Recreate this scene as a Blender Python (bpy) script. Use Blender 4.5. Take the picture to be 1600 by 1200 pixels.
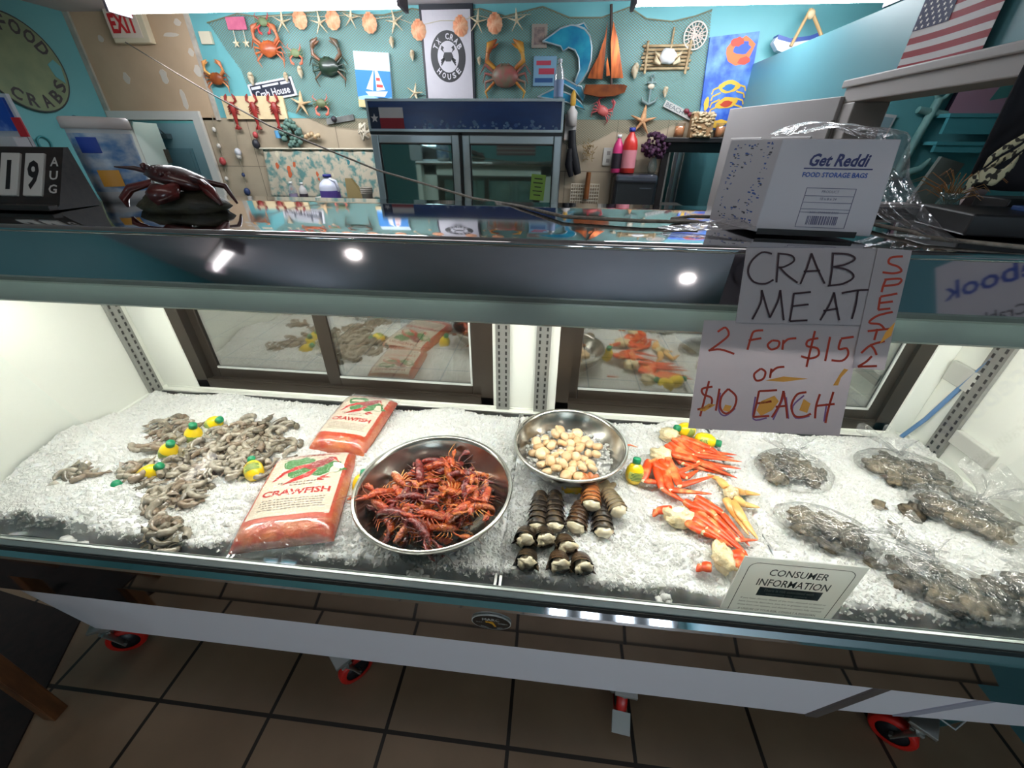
import bpy, math, random
from mathutils import Vector, Matrix, noise

# ---------------------------------------------------------------- camera, world, light, exposure
for o in list(bpy.data.objects): bpy.data.objects.remove(o)
SC = bpy.context.scene
COL = SC.collection
R = math.radians
PI = math.pi
cam_d = bpy.data.cameras.new('camera'); cam = bpy.data.objects.new('camera', cam_d); COL.objects.link(cam)
cam_d.sensor_fit = 'HORIZONTAL'; cam_d.sensor_width = 36.0
cam_d.lens = 36.0 * 620.0 / 1600.0
cam_d.clip_start = 0.02; cam_d.clip_end = 60
def aim(pitch, yaw, roll, loc):
    p, y, r = R(pitch), R(yaw), R(roll)
    fw = Vector((-math.sin(y)*math.cos(p), math.cos(y)*math.cos(p), -math.sin(p)))
    rt = Vector((math.cos(y), math.sin(y), 0)); up = rt.cross(fw)
    r2 = rt*math.cos(r) + up*math.sin(r); u2 = -rt*math.sin(r) + up*math.cos(r)
    m = Matrix((r2, u2, -fw)).transposed().to_4x4(); m.translation = loc
    cam.matrix_world = m
aim(31.0, 5.5, 0.6, (0, 0, 1.52))
SC.camera = cam
SC.view_settings.view_transform = 'Standard'; SC.view_settings.look = 'None'
SC.view_settings.gamma = 1.0; SC.view_settings.use_curve_mapping = False
SC.view_settings.exposure = 1.2
W = bpy.data.worlds.new('world'); SC.world = W; W.use_nodes = True
W.node_tree.nodes['Background'].inputs[0].default_value = (0.55, 0.7, 0.9, 1)
W.node_tree.nodes['Background'].inputs[1].default_value = 0.4
SC.cycles.max_bounces = 10; SC.cycles.transparent_max_bounces = 20
SC.cycles.diffuse_bounces = 4; SC.cycles.glossy_bounces = 5; SC.cycles.transmission_bounces = 6
SC.cycles.sample_clamp_indirect = 6.0
SC.cycles.caustics_reflective = False; SC.cycles.caustics_refractive = False
E_CASE, E_TUBE, E_FRONT, E_SPOT, E_WINDOW = 25.0, 14.0, 1.3, 90.0, 4.0   # lamp strengths

# ---------------------------------------------------------------- materials
def S(r, g, b):
    f = lambda c: (c/255/12.92) if c <= 10 else ((c/255+0.055)/1.055)**2.4
    return (f(r), f(g), f(b), 1)
def mat(name, c, rough=.5, metal=0, c2=None, ns=8, st=(1,1,1), bump=0, bs=40, emit=0, spec=.5, sss=0, lo=.35, hi=.65, coat=0, trans=0, transl=0, det=4):
    m = bpy.data.materials.new(name); m.use_nodes = True
    nt = m.node_tree; N = nt.nodes; L = nt.links; b = N['Principled BSDF']
    b.inputs['Base Color'].default_value = c; b.inputs['Roughness'].default_value = rough
    b.inputs['Metallic'].default_value = metal; b.inputs['Specular IOR Level'].default_value = spec
    if coat: b.inputs['Coat Weight'].default_value = coat; b.inputs['Coat Roughness'].default_value = .08
    if trans: b.inputs['Transmission Weight'].default_value = trans
    if sss:
        b.inputs['Subsurface Weight'].default_value = sss; b.inputs['Subsurface Radius'].default_value = (1, .7, .5)
        b.inputs['Subsurface Scale'].default_value = .01
    if emit:
        b.inputs['Emission Color'].default_value = c; b.inputs['Emission Strength'].default_value = emit
    if c2 or bump:
        tc = N.new('ShaderNodeTexCoord'); mp = N.new('ShaderNodeMapping'); L.new(tc.outputs['Object'], mp.inputs[0])
        mp.inputs['Scale'].default_value = st
    if c2:
        n = N.new('ShaderNodeTexNoise'); n.inputs['Scale'].default_value = ns; n.inputs['Detail'].default_value = det
        L.new(mp.outputs[0], n.inputs['Vector'])
        r = N.new('ShaderNodeValToRGB'); r.color_ramp.elements[0].position = lo; r.color_ramp.elements[1].position = hi
        r.color_ramp.elements[0].color = c; r.color_ramp.elements[1].color = c2
        L.new(n.outputs['Fac'], r.inputs[0]); L.new(r.outputs[0], b.inputs['Base Color'])
    if bump:
        n2 = N.new('ShaderNodeTexNoise'); n2.inputs['Scale'].default_value = bs; n2.inputs['Detail'].default_value = 3
        L.new(mp.outputs[0], n2.inputs['Vector'])
        bp = N.new('ShaderNodeBump'); bp.inputs['Strength'].default_value = bump; bp.inputs['Distance'].default_value = .01
        L.new(n2.outputs['Fac'], bp.inputs['Height']); L.new(bp.outputs[0], b.inputs['Normal'])
    if transl:
        t = N.new('ShaderNodeBsdfTranslucent'); t.inputs[0].default_value = c
        mx = N.new('ShaderNodeMixShader'); mx.inputs[0].default_value = transl
        L.new(b.outputs[0], mx.inputs[1]); L.new(t.outputs[0], mx.inputs[2]); L.new(mx.outputs[0], N['Material Output'].inputs[0])
    return m
def clear(name, tint=(1,1,1,1), base=.04, grow=.5, rough=.02, bump=0, bs=30, haze=0, hc=(.9,.92,.92,1), st=(1,1,1)):
    """glass and clear plastic: see-through with a fresnel-weighted reflection, optional milky haze"""
    m = bpy.data.materials.new(name); m.use_nodes = True
    nt = m.node_tree; N = nt.nodes; L = nt.links; N.remove(N['Principled BSDF'])
    t = N.new('ShaderNodeBsdfTransparent'); t.inputs[0].default_value = tint
    g = N.new('ShaderNodeBsdfGlossy'); g.inputs['Roughness'].default_value = rough
    lw = N.new('ShaderNodeLayerWeight'); lw.inputs[0].default_value = .25
    mr = N.new('ShaderNodeMapRange'); mr.inputs['To Min'].default_value = base; mr.inputs['To Max'].default_value = grow
    L.new(lw.outputs['Facing'], mr.inputs[0])
    mx = N.new('ShaderNodeMixShader'); L.new(mr.outputs[0], mx.inputs[0]); L.new(t.outputs[0], mx.inputs[1]); L.new(g.outputs[0], mx.inputs[2])
    out = mx
    if haze:
        d = N.new('ShaderNodeBsdfDiffuse'); d.inputs[0].default_value = hc
        m2 = N.new('ShaderNodeMixShader'); m2.inputs[0].default_value = haze
        L.new(mx.outputs[0], m2.inputs[1]); L.new(d.outputs[0], m2.inputs[2]); out = m2
    if bump:
        tc = N.new('ShaderNodeTexCoord'); mp = N.new('ShaderNodeMapping'); mp.inputs['Scale'].default_value = st
        L.new(tc.outputs['Object'], mp.inputs[0])
        n2 = N.new('ShaderNodeTexNoise'); n2.inputs['Scale'].default_value = bs; n2.inputs['Detail'].default_value = 3; n2.inputs['Distortion'].default_value = 1.5
        L.new(mp.outputs[0], n2.inputs['Vector'])
        bp = N.new('ShaderNodeBump'); bp.inputs['Strength'].default_value = bump; bp.inputs['Distance'].default_value = .02
        L.new(n2.outputs['Fac'], bp.inputs['Height']); L.new(bp.outputs[0], g.inputs['Normal'])
    L.new(out.outputs[0], N['Material Output'].inputs[0])
    return m
_pal = {}
def P(r, g, b, rough=.5):
    """plain paint of one colour, cached"""
    k = (r, g, b, rough)
    if k not in _pal: _pal[k] = mat('paint_%d_%d_%d' % (r, g, b), S(r, g, b), rough)
    return _pal[k]
def tiles(name, c, c2, grout, w, h, ox, oy, g=.006, plane='XY', rough=.4):
    m = mat(name, c, rough)
    nt = m.node_tree; N = nt.nodes; L = nt.links; b = N['Principled BSDF']
    tc = N.new('ShaderNodeTexCoord'); sp = N.new('ShaderNodeSeparateXYZ'); L.new(tc.outputs['Object'], sp.inputs[0])
    def line(sock, off, size):
        a = N.new('ShaderNodeMath'); a.operation = 'SUBTRACT'; L.new(sock, a.inputs[0]); a.inputs[1].default_value = off
        p = N.new('ShaderNodeMath'); p.operation = 'PINGPONG'; L.new(a.outputs[0], p.inputs[0]); p.inputs[1].default_value = size/2
        q = N.new('ShaderNodeMath'); q.operation = 'LESS_THAN'; L.new(p.outputs[0], q.inputs[0]); q.inputs[1].default_value = g/2
        return q
    l1 = line(sp.outputs['X'], ox, w); l2 = line(sp.outputs['Y' if plane == 'XY' else 'Z'], oy, h)
    mxm = N.new('ShaderNodeMath'); mxm.operation = 'MAXIMUM'; L.new(l1.outputs[0], mxm.inputs[0]); L.new(l2.outputs[0], mxm.inputs[1])
    n = N.new('ShaderNodeTexNoise'); n.inputs['Scale'].default_value = 3.5; n.inputs['Detail'].default_value = 6; L.new(tc.outputs['Object'], n.inputs['Vector'])
    r = N.new('ShaderNodeValToRGB'); r.color_ramp.elements[0].color = c; r.color_ramp.elements[1].color = c2
    r.color_ramp.elements[0].position = .35; r.color_ramp.elements[1].position = .7; L.new(n.outputs['Fac'], r.inputs[0])
    mx = N.new('ShaderNodeMix'); mx.data_type = 'RGBA'; L.new(mxm.outputs[0], mx.inputs[0]); L.new(r.outputs[0], mx.inputs[6]); mx.inputs[7].default_value = grout
    L.new(mx.outputs[2], b.inputs['Base Color'])
    bp = N.new('ShaderNodeBump'); bp.inputs['Strength'].default_value = .4; bp.inputs['Distance'].default_value = .003; bp.invert = True
    L.new(mxm.outputs[0], bp.inputs['Height']); L.new(bp.outputs[0], b.inputs['Normal'])
    return m

# ---------------------------------------------------------------- mesh builder
_font = {}
def text_geo(s, bold=0):
    if (s, bold) not in _font:
        cu = bpy.data.curves.new('t', 'FONT'); cu.body = s; cu.size = 1; cu.offset = bold; cu.resolution_u = 2
        ob = bpy.data.objects.new('t', cu); COL.objects.link(ob)
        me = ob.to_mesh()
        v = [(p.co.x, p.co.y) for p in me.vertices]; f = [tuple(q.vertices) for q in me.polygons]
        ob.to_mesh_clear(); bpy.data.objects.remove(ob); bpy.data.curves.remove(cu)
        xs = [p[0] for p in v] or [0]; ys = [p[1] for p in v] or [0]
        _font[(s, bold)] = (v, f, min(xs), max(xs), min(ys), max(ys))
    return _font[(s, bold)]
class MB:
    def __init__(s): s.v = []; s.f = []; s.sm = []; s.mi = []; s.M = None
    def add(s, vs, fs, smooth=False, m=0):
        b = len(s.v)
        if s.M is not None: vs = [tuple(s.M @ Vector(p)) for p in vs]
        s.v += [tuple(p) for p in vs]
        for f in fs: s.f.append(tuple(b+i for i in f)); s.sm.append(smooth); s.mi.append(m)
        return s
    def box(s, x0, x1, y0, y1, z0, z1, m=0):
        return s.add([(x0,y0,z0),(x1,y0,z0),(x1,y1,z0),(x0,y1,z0),(x0,y0,z1),(x1,y0,z1),(x1,y1,z1),(x0,y1,z1)],
                     [(3,2,1,0),(4,5,6,7),(0,1,5,4),(1,2,6,5),(2,3,7,6),(3,0,4,7)], False, m)
    def tube(s, pts, r, seg=8, m=0, flat=1.0, cap=True):
        pts = [Vector(p) for p in pts]; n = len(pts)
        rs = r if isinstance(r, (list, tuple)) else [r]*n
        vs = []; ref = None
        for i, p in enumerate(pts):
            d = (pts[min(i+1, n-1)] - pts[max(i-1, 0)])
            d = d.normalized() if d.length > 1e-9 else Vector((0,0,1))
            if ref is None: ref = Vector((0,0,1)) if abs(d.z) < .9 else Vector((0,1,0))
            a = d.cross(ref)
            if a.length < 1e-4: a = d.cross(Vector((1,.3,0)))
            a.normalize(); b = a.cross(d).normalized(); ref = b
            for k in range(seg):
                t = 2*PI*k/seg
                vs.append(p + a*math.cos(t)*rs[i] + b*math.sin(t)*rs[i]*flat)
        fs = [(i*seg+k, i*seg+(k+1) % seg, (i+1)*seg+(k+1) % seg, (i+1)*seg+k) for i in range(n-1) for k in range(seg)]
        s.add(vs, fs, True, m)
        if cap:
            s.add(vs[:seg], [tuple(range(seg-1, -1, -1))], False, m); s.add(vs[-seg:], [tuple(range(seg))], False, m)
        return s
    def cyl(s, p0, p1, r0, r1=None, seg=16, m=0): return s.tube([p0, p1], [r0, r0 if r1 is None else r1], seg, m)
    def lathe(s, prof, seg=24, c=(0,0,0), m=0, sx=1, sy=1):
        vs = [(c[0]+r*math.cos(2*PI*k/seg)*sx, c[1]+r*math.sin(2*PI*k/seg)*sy, c[2]+z) for r, z in prof for k in range(seg)]
        fs = [(i*seg+k, i*seg+(k+1) % seg, (i+1)*seg+(k+1) % seg, (i+1)*seg+k) for i in range(len(prof)-1) for k in range(seg)]
        return s.add(vs, fs, True, m)
    def ball(s, c, r, seg=12, rings=8, m=0, jit=0, seed=0):
        r = r if isinstance(r, (tuple, list)) else (r, r, r)
        vs = [(0,0,-1)]
        for i in range(1, rings):
            a = -PI/2 + PI*i/rings
            for k in range(seg): vs.append((math.cos(a)*math.cos(2*PI*k/seg), math.cos(a)*math.sin(2*PI*k/seg), math.sin(a)))
        vs.append((0,0,1))
        if jit:
            vs = [tuple(Vector(p)*(1+jit*noise.noise(Vector(p)*1.8+Vector((seed*3.7,seed*1.3,0))))) for p in vs]
        vs = [(c[0]+p[0]*r[0], c[1]+p[1]*r[1], c[2]+p[2]*r[2]) for p in vs]
        fs = [(0, 1+(k+1) % seg, 1+k) for k in range(seg)]
        for i in range(rings-2):
            for k in range(seg): fs.append((1+i*seg+k, 1+i*seg+(k+1) % seg, 1+(i+1)*seg+(k+1) % seg, 1+(i+1)*seg+k))
        l = len(vs)-1; b = 1+(rings-2)*seg
        fs += [(b+k, b+(k+1) % seg, l) for k in range(seg)]
        return s.add(vs, fs, True, m)
    def plate(s, poly, y0, y1, m=0, m2=None):
        """outline in the XZ plane, extruded from y0 (front, toward -y) to y1"""
        n = len(poly)
        if sum(poly[i][0]*poly[(i+1) % n][1]-poly[(i+1) % n][0]*poly[i][1] for i in range(n)) < 0: poly = poly[::-1]
        vs = [(x, y0, z) for x, z in poly] + [(x, y1, z) for x, z in poly]
        s.add(vs, [tuple(range(n))], False, m)
        s.add(vs, [tuple(range(2*n-1, n-1, -1))] + [(i+n, (i+1) % n+n, (i+1) % n, i) for i in range(n)], False, m if m2 is None else m2)
        return s
    def slab(s, poly, z0, z1, m=0):
        """outline in the XY plane, extruded from z0 to z1"""
        n = len(poly)
        if sum(poly[i][0]*poly[(i+1) % n][1]-poly[(i+1) % n][0]*poly[i][1] for i in range(n)) < 0: poly = poly[::-1]
        vs = [(x, y, z0) for x, y in poly] + [(x, y, z1) for x, y in poly]
        return s.add(vs, [tuple(range(n-1, -1, -1)), tuple(range(n, 2*n))] + [(i, (i+1) % n, (i+1) % n+n, i+n) for i in range(n)], False, m)
    def sweepx(s, prof, x0, x1, m=0, smooth=False, close=True):
        """outline of (y,z) points swept along X"""
        n = len(prof); vs = [(x0, y, z) for y, z in prof] + [(x1, y, z) for y, z in prof]
        k = n if close else n-1
        s.add(vs, [(i, (i+1) % n, (i+1) % n+n, i+n) for i in range(k)], smooth, m)
        if close: s.add(vs, [tuple(range(n-1, -1, -1)), tuple(range(n, 2*n))], False, m)
        return s
    def grid(s, fn, nu, nv, m=0, smooth=True):
        vs = [fn(i/nu, j/nv) for j in range(nv+1) for i in range(nu+1)]
        return s.add(vs, [(j*(nu+1)+i, j*(nu+1)+i+1, (j+1)*(nu+1)+i+1, (j+1)*(nu+1)+i) for j in range(nv) for i in range(nu)], smooth, m)
    def text(s, t, cx, cz, h, y=0, m=0, w=None, sl=0, ang=0, mirror=False, b=0):
        """flat lettering in the XZ plane centred at cx,cz; h = cap height; w = total width; sl = slant"""
        v, f, x0, x1, y0, y1 = text_geo(t, b)
        k = h/max(y1-y0, 1e-6); kx = (w/max(x1-x0, 1e-6)) if w else k
        ca, sa = math.cos(ang), math.sin(ang); vs = []
        for a, b in v:
            px = (a-(x0+x1)/2)*kx; pz = (b-(y0+y1)/2)*k; px += sl*pz
            if mirror: px = -px
            vs.append((cx+px*ca-pz*sa, y, cz+px*sa+pz*ca))
        return s.add(vs, f, False, m)
    def stroke(s, pts, w, y=0, m=0, d=.0006):
        """a flat pen stroke in the XZ plane"""
        n = len(pts); L = []; Rr = []
        for i in range(n):
            a = pts[max(i-1, 0)]; b = pts[min(i+1, n-1)]
            dx, dz = b[0]-a[0], b[1]-a[1]; l = math.hypot(dx, dz) or 1
            ox, oz = -dz/l*w/2, dx/l*w/2
            L.append((pts[i][0]+ox, y, pts[i][1]+oz)); Rr.append((pts[i][0]-ox, y, pts[i][1]-oz))
        return s.add(L+Rr, [(n+i, n+i+1, i+1, i) for i in range(n-1)], False, m)
    def mesh(s, name, mats):
        me = bpy.data.meshes.new(name); me.from_pydata(s.v, [], s.f)
        me.polygons.foreach_set('use_smooth', s.sm); me.polygons.foreach_set('material_index', s.mi)
        for q in (mats if isinstance(mats, (list, tuple)) else [mats]): me.materials.append(q)
        me.update(); return me
    def obj(s, name, mats, parent=None, label=None, bevel=0, solid=0, subd=0, loc=None, rot=None):
        o = bpy.data.objects.new(name, s.mesh(name, mats)); COL.objects.link(o)
        if parent is not None: o.parent = parent
        if label: o['label'] = label
        if loc: o.location = loc
        if rot: o.rotation_euler = rot
        if solid:
            q = o.modifiers.new('s', 'SOLIDIFY'); q.thickness = solid; q.offset = 0
        if bevel:
            q = o.modifiers.new('b', 'BEVEL'); q.width = bevel; q.segments = 2; q.limit_method = 'ANGLE'; q.angle_limit = R(40)
        if subd:
            q = o.modifiers.new('d', 'SUBSURF'); q.levels = subd; q.render_levels = subd
        return o
def tag(o, label, cat, group=None, kind=None):
    o['label'] = label; o['category'] = cat
    if group: o['group'] = group
    if kind: o['kind'] = kind
    return o
def T(name, label, cat, loc=(0,0,0), rot=(0,0,0), group=None):
    o = bpy.data.objects.new(name, None); COL.objects.link(o); o.empty_display_size = .05
    o.location = loc; o.rotation_euler = rot
    return tag(o, label, cat, group)
def struct(o): o['kind'] = 'structure'; return o
def dup(o, loc=None, rot=None, scale=None, label=None, group=None):
    def cp(a, par):
        c = a.copy(); COL.objects.link(c)
        if par is not None: c.parent = par
        for ch in a.children: cp(ch, c)
        return c
    c = cp(o, None)
    if loc is not None: c.location = loc
    if rot is not None: c.rotation_euler = rot
    if scale is not None: c.scale = (scale,)*3 if not isinstance(scale, tuple) else scale
    if label: c['label'] = label
    if group: c['group'] = group
    return c
rnd = random.Random(7)

# ---------------------------------------------------------------- the room
TURQ = mat('turquoise_paint', S(110,178,183), .45, c2=S(102,170,177), ns=2)
TAN = mat('bare_drywall', S(206,178,148), .8, c2=S(196,168,138), ns=3)
MUD = mat('drywall_mud', S(214,204,192), .8)
WTILE = tiles('wall_tile', S(186,170,146), S(168,152,130), S(120,108,92), .43, .40, .07, 1.72, .006, 'XZ', .35)
FTILE = tiles('floor_tile', S(150,124,100), S(130,106,84), S(40,32,27), .3705, .3705, -.045, .447, .011, 'XY', .38)
CEILM = mat('ceiling_paint', S(206,198,200), .8, c2=S(196,190,192), ns=2)
GREYP = mat('grey_paint', S(168,162,160), .55)
WHITE = P(226, 226, 224)
YB = 4.2
m = MB(); m.box(-4.4, 4.1, -3.3, 6, -.06, 0); struct(m.obj('floor', FTILE))
m = MB(); m.box(-4.4, 4.1, -3.3, 6, 2.48, 2.54); struct(m.obj('ceiling', CEILM))
m = MB(); m.box(-4.45, -4.35, -3.3, 4.32, 0, 2.48); struct(m.obj('wall_left', TURQ))
# back wall: bare drywall over the door, turquoise above, wall tile below
m = MB()
m.box(-4.35, -3.22, YB, YB+.12, 1.70, 2.48, 1)
m.box(-3.22, 4.0, YB, YB+.12, 1.72, 2.48, 0)
m.box(-3.40, 1.49, YB, YB+.12, 0, 1.72, 2)
m.box(1.49, 4.0, YB, YB+.12, 0, 1.72, 0)
struct(m.obj('wall_back', [TURQ, TAN, WTILE]))
m = MB(); m.box(-3.235, -3.19, YB-.012, YB, 1.70, 2.48); struct(m.obj('trim_1', mat('raw_corner_bead', S(206,196,184), .8, c2=S(170,160,148), ns=9)))
m = MB(); m.box(-4.35, -4.30, YB-.02, YB, 0, 2.48); struct(m.obj('trim_2', mat('corner_tape', S(150,150,140), .8, c2=S(180,176,164), ns=7)))
m = MB()
for px, pz, w, h in ((-4.0,2.02,.06,.09),(-3.62,2.03,.07,.11),(-3.5,1.86,.05,.16),(-3.42,2.32,.14,.03),(-3.28,2.2,.05,.06),(-3.27,2.07,.07,.09),(-3.72,2.38,.1,.03),(-4.1,2.3,.05,.05),(-3.32,2.4,.06,.05)):
    m.plate([(px+w*.5*math.cos(a*PI/5)*(1+.25*math.sin(a*2.3+px*9)), pz+h*.5*math.sin(a*PI/5)) for a in range(10)], YB-.003, YB)
m.obj('trim_3', MUD)['kind'] = 'structure'
# vestibule behind the doorway in the back wall
m = MB(); m.box(-5.5, -3.2, 4.95, 5.05, 0, 2.2); m.box(-3.3, -3.2, 4.32, 4.95, 0, 2.2); m.box(-5.5, -5.4, 4.2, 4.95, 0, 2.2); m.box(-5.4, -4.45, 4.2, 4.3, 0, 2.2); m.box(-5.5, -3.2, 4.32, 5.05, 2.2, 2.25); m.box(-5.5, -3.2, 4.2, 5.05, -.05, 0); struct(m.obj('wall_vestibule', TURQ))
m = MB()
m.box(-4.33, -4.25, YB-.03, YB+.14, 0, 1.70); m.box(-3.46, -3.38, YB-.03, YB+.14, 0, 1.70); m.box(-4.33, -3.38, YB-.03, YB+.14, 1.70, 1.77)
struct(m.obj('trim_4', P(206, 204, 198)))
d = MB().box(-4.82, -4.02, 4.87, 4.91, .02, 1.70).obj('door_2', mat('blue_grey_door', S(130,164,180), .4)); struct(d)
m = MB(); m.box(-4.50, -4.16, 4.855, 4.872, .8, 1.46); m.box(-4.47, -4.19, 4.85, 4.856, .83, 1.43); struct(m.obj('door_panel', P(100, 136, 152), d))
m = MB(); m.box(-4.62, -4.36, 4.80, 4.87, 1.55, 1.60); m.tube([(-4.40,4.82,1.60),(-4.36,4.74,1.64),(-4.72,4.66,1.68)], .009, 6); struct(m.obj('door_closer', P(70, 84, 92, .3), d))
m = MB(); m.M = Matrix.Translation((-4.24, YB+.1, 0)) @ Matrix.Rotation(R(104), 4, 'Z'); m.box(0, .42, 0, .04, .02, 1.69); d3 = m.obj('door_3', P(214, 214, 208)); struct(d3)
m = MB(); m.M = Matrix.Translation((-4.24, YB+.1, 0)) @ Matrix.Rotation(R(104), 4, 'Z'); m.box(.36, .42, -.02, .06, 1.32, 1.45); struct(m.obj('door_lock', P(84, 74, 66, .4), d3))

t = T('vestibule_fill_light', 'added glowing fill panel inside the doorway at the back left, hidden above the door head', 'light', (-3.9, 4.62, 2.19)); MB().box(-.3, .3, -.06, .06, -.03, .0).obj('diffuser', mat('vestibule_fill', (1,.97,.92,1), .4, emit=6), t)  # unseen glowing panel added to brighten the vestibule
# partition on the right with the grey door opening
XP = 1.49
m = MB()
m.box(XP, XP+.12, 2.66, YB, 0, 2.09); m.box(XP, XP+.12, 1.42, 2.66, 1.78, 2.09); m.box(XP, XP+.12, -3.3, 1.42, 0, 2.09)
struct(m.obj('wall_right', [mat('partition_paint', S(92,150,160), .42, c2=S(88,146,156), ns=2)]))
m = MB()
m.box(XP-.025, XP+.145, 2.60, 2.72, 0, 1.725); m.box(XP-.025, XP+.145, 1.36, 2.72, 1.725, 1.815); m.box(XP-.04, XP-.026, 1.34, 2.74, 1.79, 1.825); m.box(XP-.02, XP+.14, 1.36, 1.46, 0, 1.725)
struct(m.obj('trim_5', GREYP, bevel=.006))
m = MB(); ang = math.atan2(3.53-2.70, 1.2-1.465)
MD = Matrix.Translation((1.462, 2.70, 0)) @ Matrix.Rotation(ang, 4, 'Z')
m.M = MD; m.box(0, .87, -.02, .02, .01, 1.755); d1 = m.obj('door_1', P(172, 168, 168), bevel=.004); struct(d1)
m = MB(); m.M = MD
for a, b in ((.10, .40), (.48, .78)):
    for z0, z1 in ((1.28, 1.58), (.35, 1.18)):
        m.box(a, b, .015, .026, z0, z1); m.box(a+.03, b-.03, .024, .034, z0+.03, z1-.03)
struct(m.obj('door_panel', P(176, 172, 172), d1, bevel=.006))
m = MB(); m.M = MD
for z in (1.6, .3): m.cyl((0,.02,z-.05), (0,.02,z+.05), .011, seg=8)
struct(m.obj('door_hinge', P(120, 116, 112, .3), d1))
m = MB(); m.box(4.0, 4.1, -3.3, 6, 0, 2.48); struct(m.obj('wall_far_right', TURQ))
m = MB(); m.box(-4.4, -3.05, -3.3, -3.2, 0, 2.48); m.box(-2.62, .15, -3.3, -3.2, 0, 2.48); m.box(1.4, 4.1, -3.3, -3.2, 0, 2.48); m.box(.15, 1.4, -3.3, -3.2, 0, .3); m.box(.15, 1.4, -3.3, -3.2, 1.7, 2.48); m.box(-3.05, -2.62, -3.3, -3.2, 0, 1.3); m.box(-3.05, -2.62, -3.3, -3.2, 2.0, 2.48)
struct(m.obj('wall_front', TURQ))
m = MB(); m.box(-3.05, -2.62, -3.29, -3.28, 1.3, 2.0); w1 = m.obj('window_1', mat('daylight_pane', (.75,.88,1,1), .3, emit=E_WINDOW)); struct(w1)
m = MB(); m.box(-3.07,-3.03,-3.22,-3.18,1.3,2.0); m.box(-2.64,-2.60,-3.22,-3.18,1.3,2.0); m.box(-3.07,-2.6,-3.22,-3.18,1.26,1.3); m.box(-3.07,-2.6,-3.22,-3.18,2.0,2.04); m.box(-2.86,-2.83,-3.22,-3.18,1.3,2.0)
struct(m.obj('window_frame', WHITE, w1))

BROWN_ = P(60, 56, 54)
w2 = MB().box(.15, 1.4, -3.29, -3.28, .3, 1.7).obj('window_added', mat('added_shop_daylight', (.75,.88,1,1), .3, emit=E_WINDOW)); struct(w2)  # window added to light the ceiling and floor at the front
for q in ((.13,.19,.3,1.7),(1.36,1.42,.3,1.7),(.34,.50,.3,1.7),(.66,.84,.3,1.7),(1.0,1.16,.3,1.7)): struct(MB().box(q[0], q[1], -3.22, -3.18, q[2], q[3]).obj('window_frame', BROWN_, w2))  # wide mullions added to split the window's mirrored light into bars
# lamps: fluorescent fixtures hung by the back wall, added and real lamps at the front
TUBE = mat('lamp_tube', (.93,.96,1,1), .4, emit=E_TUBE)
TUBEF = mat('added_front_tube', (1,.95,.9,1), .4, emit=E_FRONT)
def fixture(x0, x1, y, z, label, tm=TUBE, ang=0, k=1.0):
    t = T('fluorescent_light', label, 'light', ((x0+x1)/2, y, z), (0, 0, ang), None)
    h = (x1-x0)/2
    MB().box(-h, h, -.085, .085, .045, .075).obj('housing', P(200, 200, 200), t)
    MB().sweepx([(-.08*k,.044),(-.075*k,.0),(-.045*k,-.035),(0,-.045),(.045*k,-.035),(.075*k,.0),(.08*k,.044)], -h+.01, h-.01).obj('diffuser', tm, t)
    for s in (-.7, .7):
        if 2.48-z > .08: MB().cyl((s*h,0,.075), (s*h,0,2.48-z), .004, seg=6).obj('hanger', P(150,150,150), t)
    for s in (-1, 1): MB().box(s*h-.01, s*h+.01, -.088, .088, -.05, .076).obj('end_cap', P(120, 110, 120), t)
fixture(-3.10, -1.07, 3.4, 2.325, 'long glowing fluorescent fixture on the left, above the bare drywall and net')
fixture(.41, 1.93, 3.4, 2.315, 'glowing fluorescent fixture on the right, above the partition')
fixture(-1.5, -.2, .42, 2.42, 'left one of two added unseen fluorescent fixtures over the customer side of the case', TUBEF)  # pair added out of view to light the floor and case front
fixture(.1, 1.3, .42, 2.42, 'right one of two added unseen fluorescent fixtures over the customer side of the case', TUBEF)
fixture(-3.8, -2.9, -2.0, 2.42, 'fluorescent fixture at the front of the shop, mirrored in the case canopy', mat('dim_tube', (1,.95,.9,1), .4, emit=1.6), R(40), .35)
def spot(x, y, label):
    t = T('ceiling_spotlight', label, 'light', (x, y, 2.48))
    MB().lathe([(.05,-.03),(.065,-.03),(.07,0)], 20).obj('trim_ring', P(220,220,220), t)
    MB().lathe([(0,-.022),(.05,-.022),(.05,-.02)], 20).obj('bulb', mat('spot_bulb', (1,.93,.85,1), .4, emit=E_SPOT), t)
spot(-1.91, -1.87, 'round ceiling spotlight whose glare shows left of centre in the canopy')
spot(1.32, -2.17, 'round ceiling spotlight whose glare shows beside the paper sign in the canopy')

# ---------------------------------------------------------------- the refrigerated display case
CHROME = mat('polished_steel', S(205,205,208), .05, 1)
STEEL = mat('brushed_steel', S(168,170,170), .32, 1, bump=.05, bs=60, st=(1,30,1))
CANOPY = mat('dark_mirror_canopy', S(190,188,194), .045, 1)
TOPM = mat('mirror_top', S(196,196,198), .05, 1)
ENAMEL = mat('white_enamel', S(236,238,230), .3, coat=.3)
PANELW = mat('white_kick_panel', S(236,228,232), .35)
ALU = mat('satin_aluminium', S(170,180,176), .35, .6)
GASK = mat('dark_gasket', S(34,38,38), .5)
BROWN = mat('bronze_frame', S(58,50,42), .35, .3)
PANE = clear('case_glass', (.98,.99,.98,1), .012, .35, .01)
DOORG = clear('case_door_glass', (.86,.92,.9,1), .22, .75, .02)
XL, XR = -1.635, 1.345
case = T('display_case', 'long refrigerated seafood display case with slanted front glass, filled with ice', 'display case', (0, .5, 0))
case.location = (0, 0, 0)
endp = [(.475,.76),(.80,1.165),(.85,1.215),(.853,1.24),(.88,1.335),(1.466,1.335),(1.47,.40),(.60,.40),(.56,.40),(.495,.565),(.46,.74)]
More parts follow.
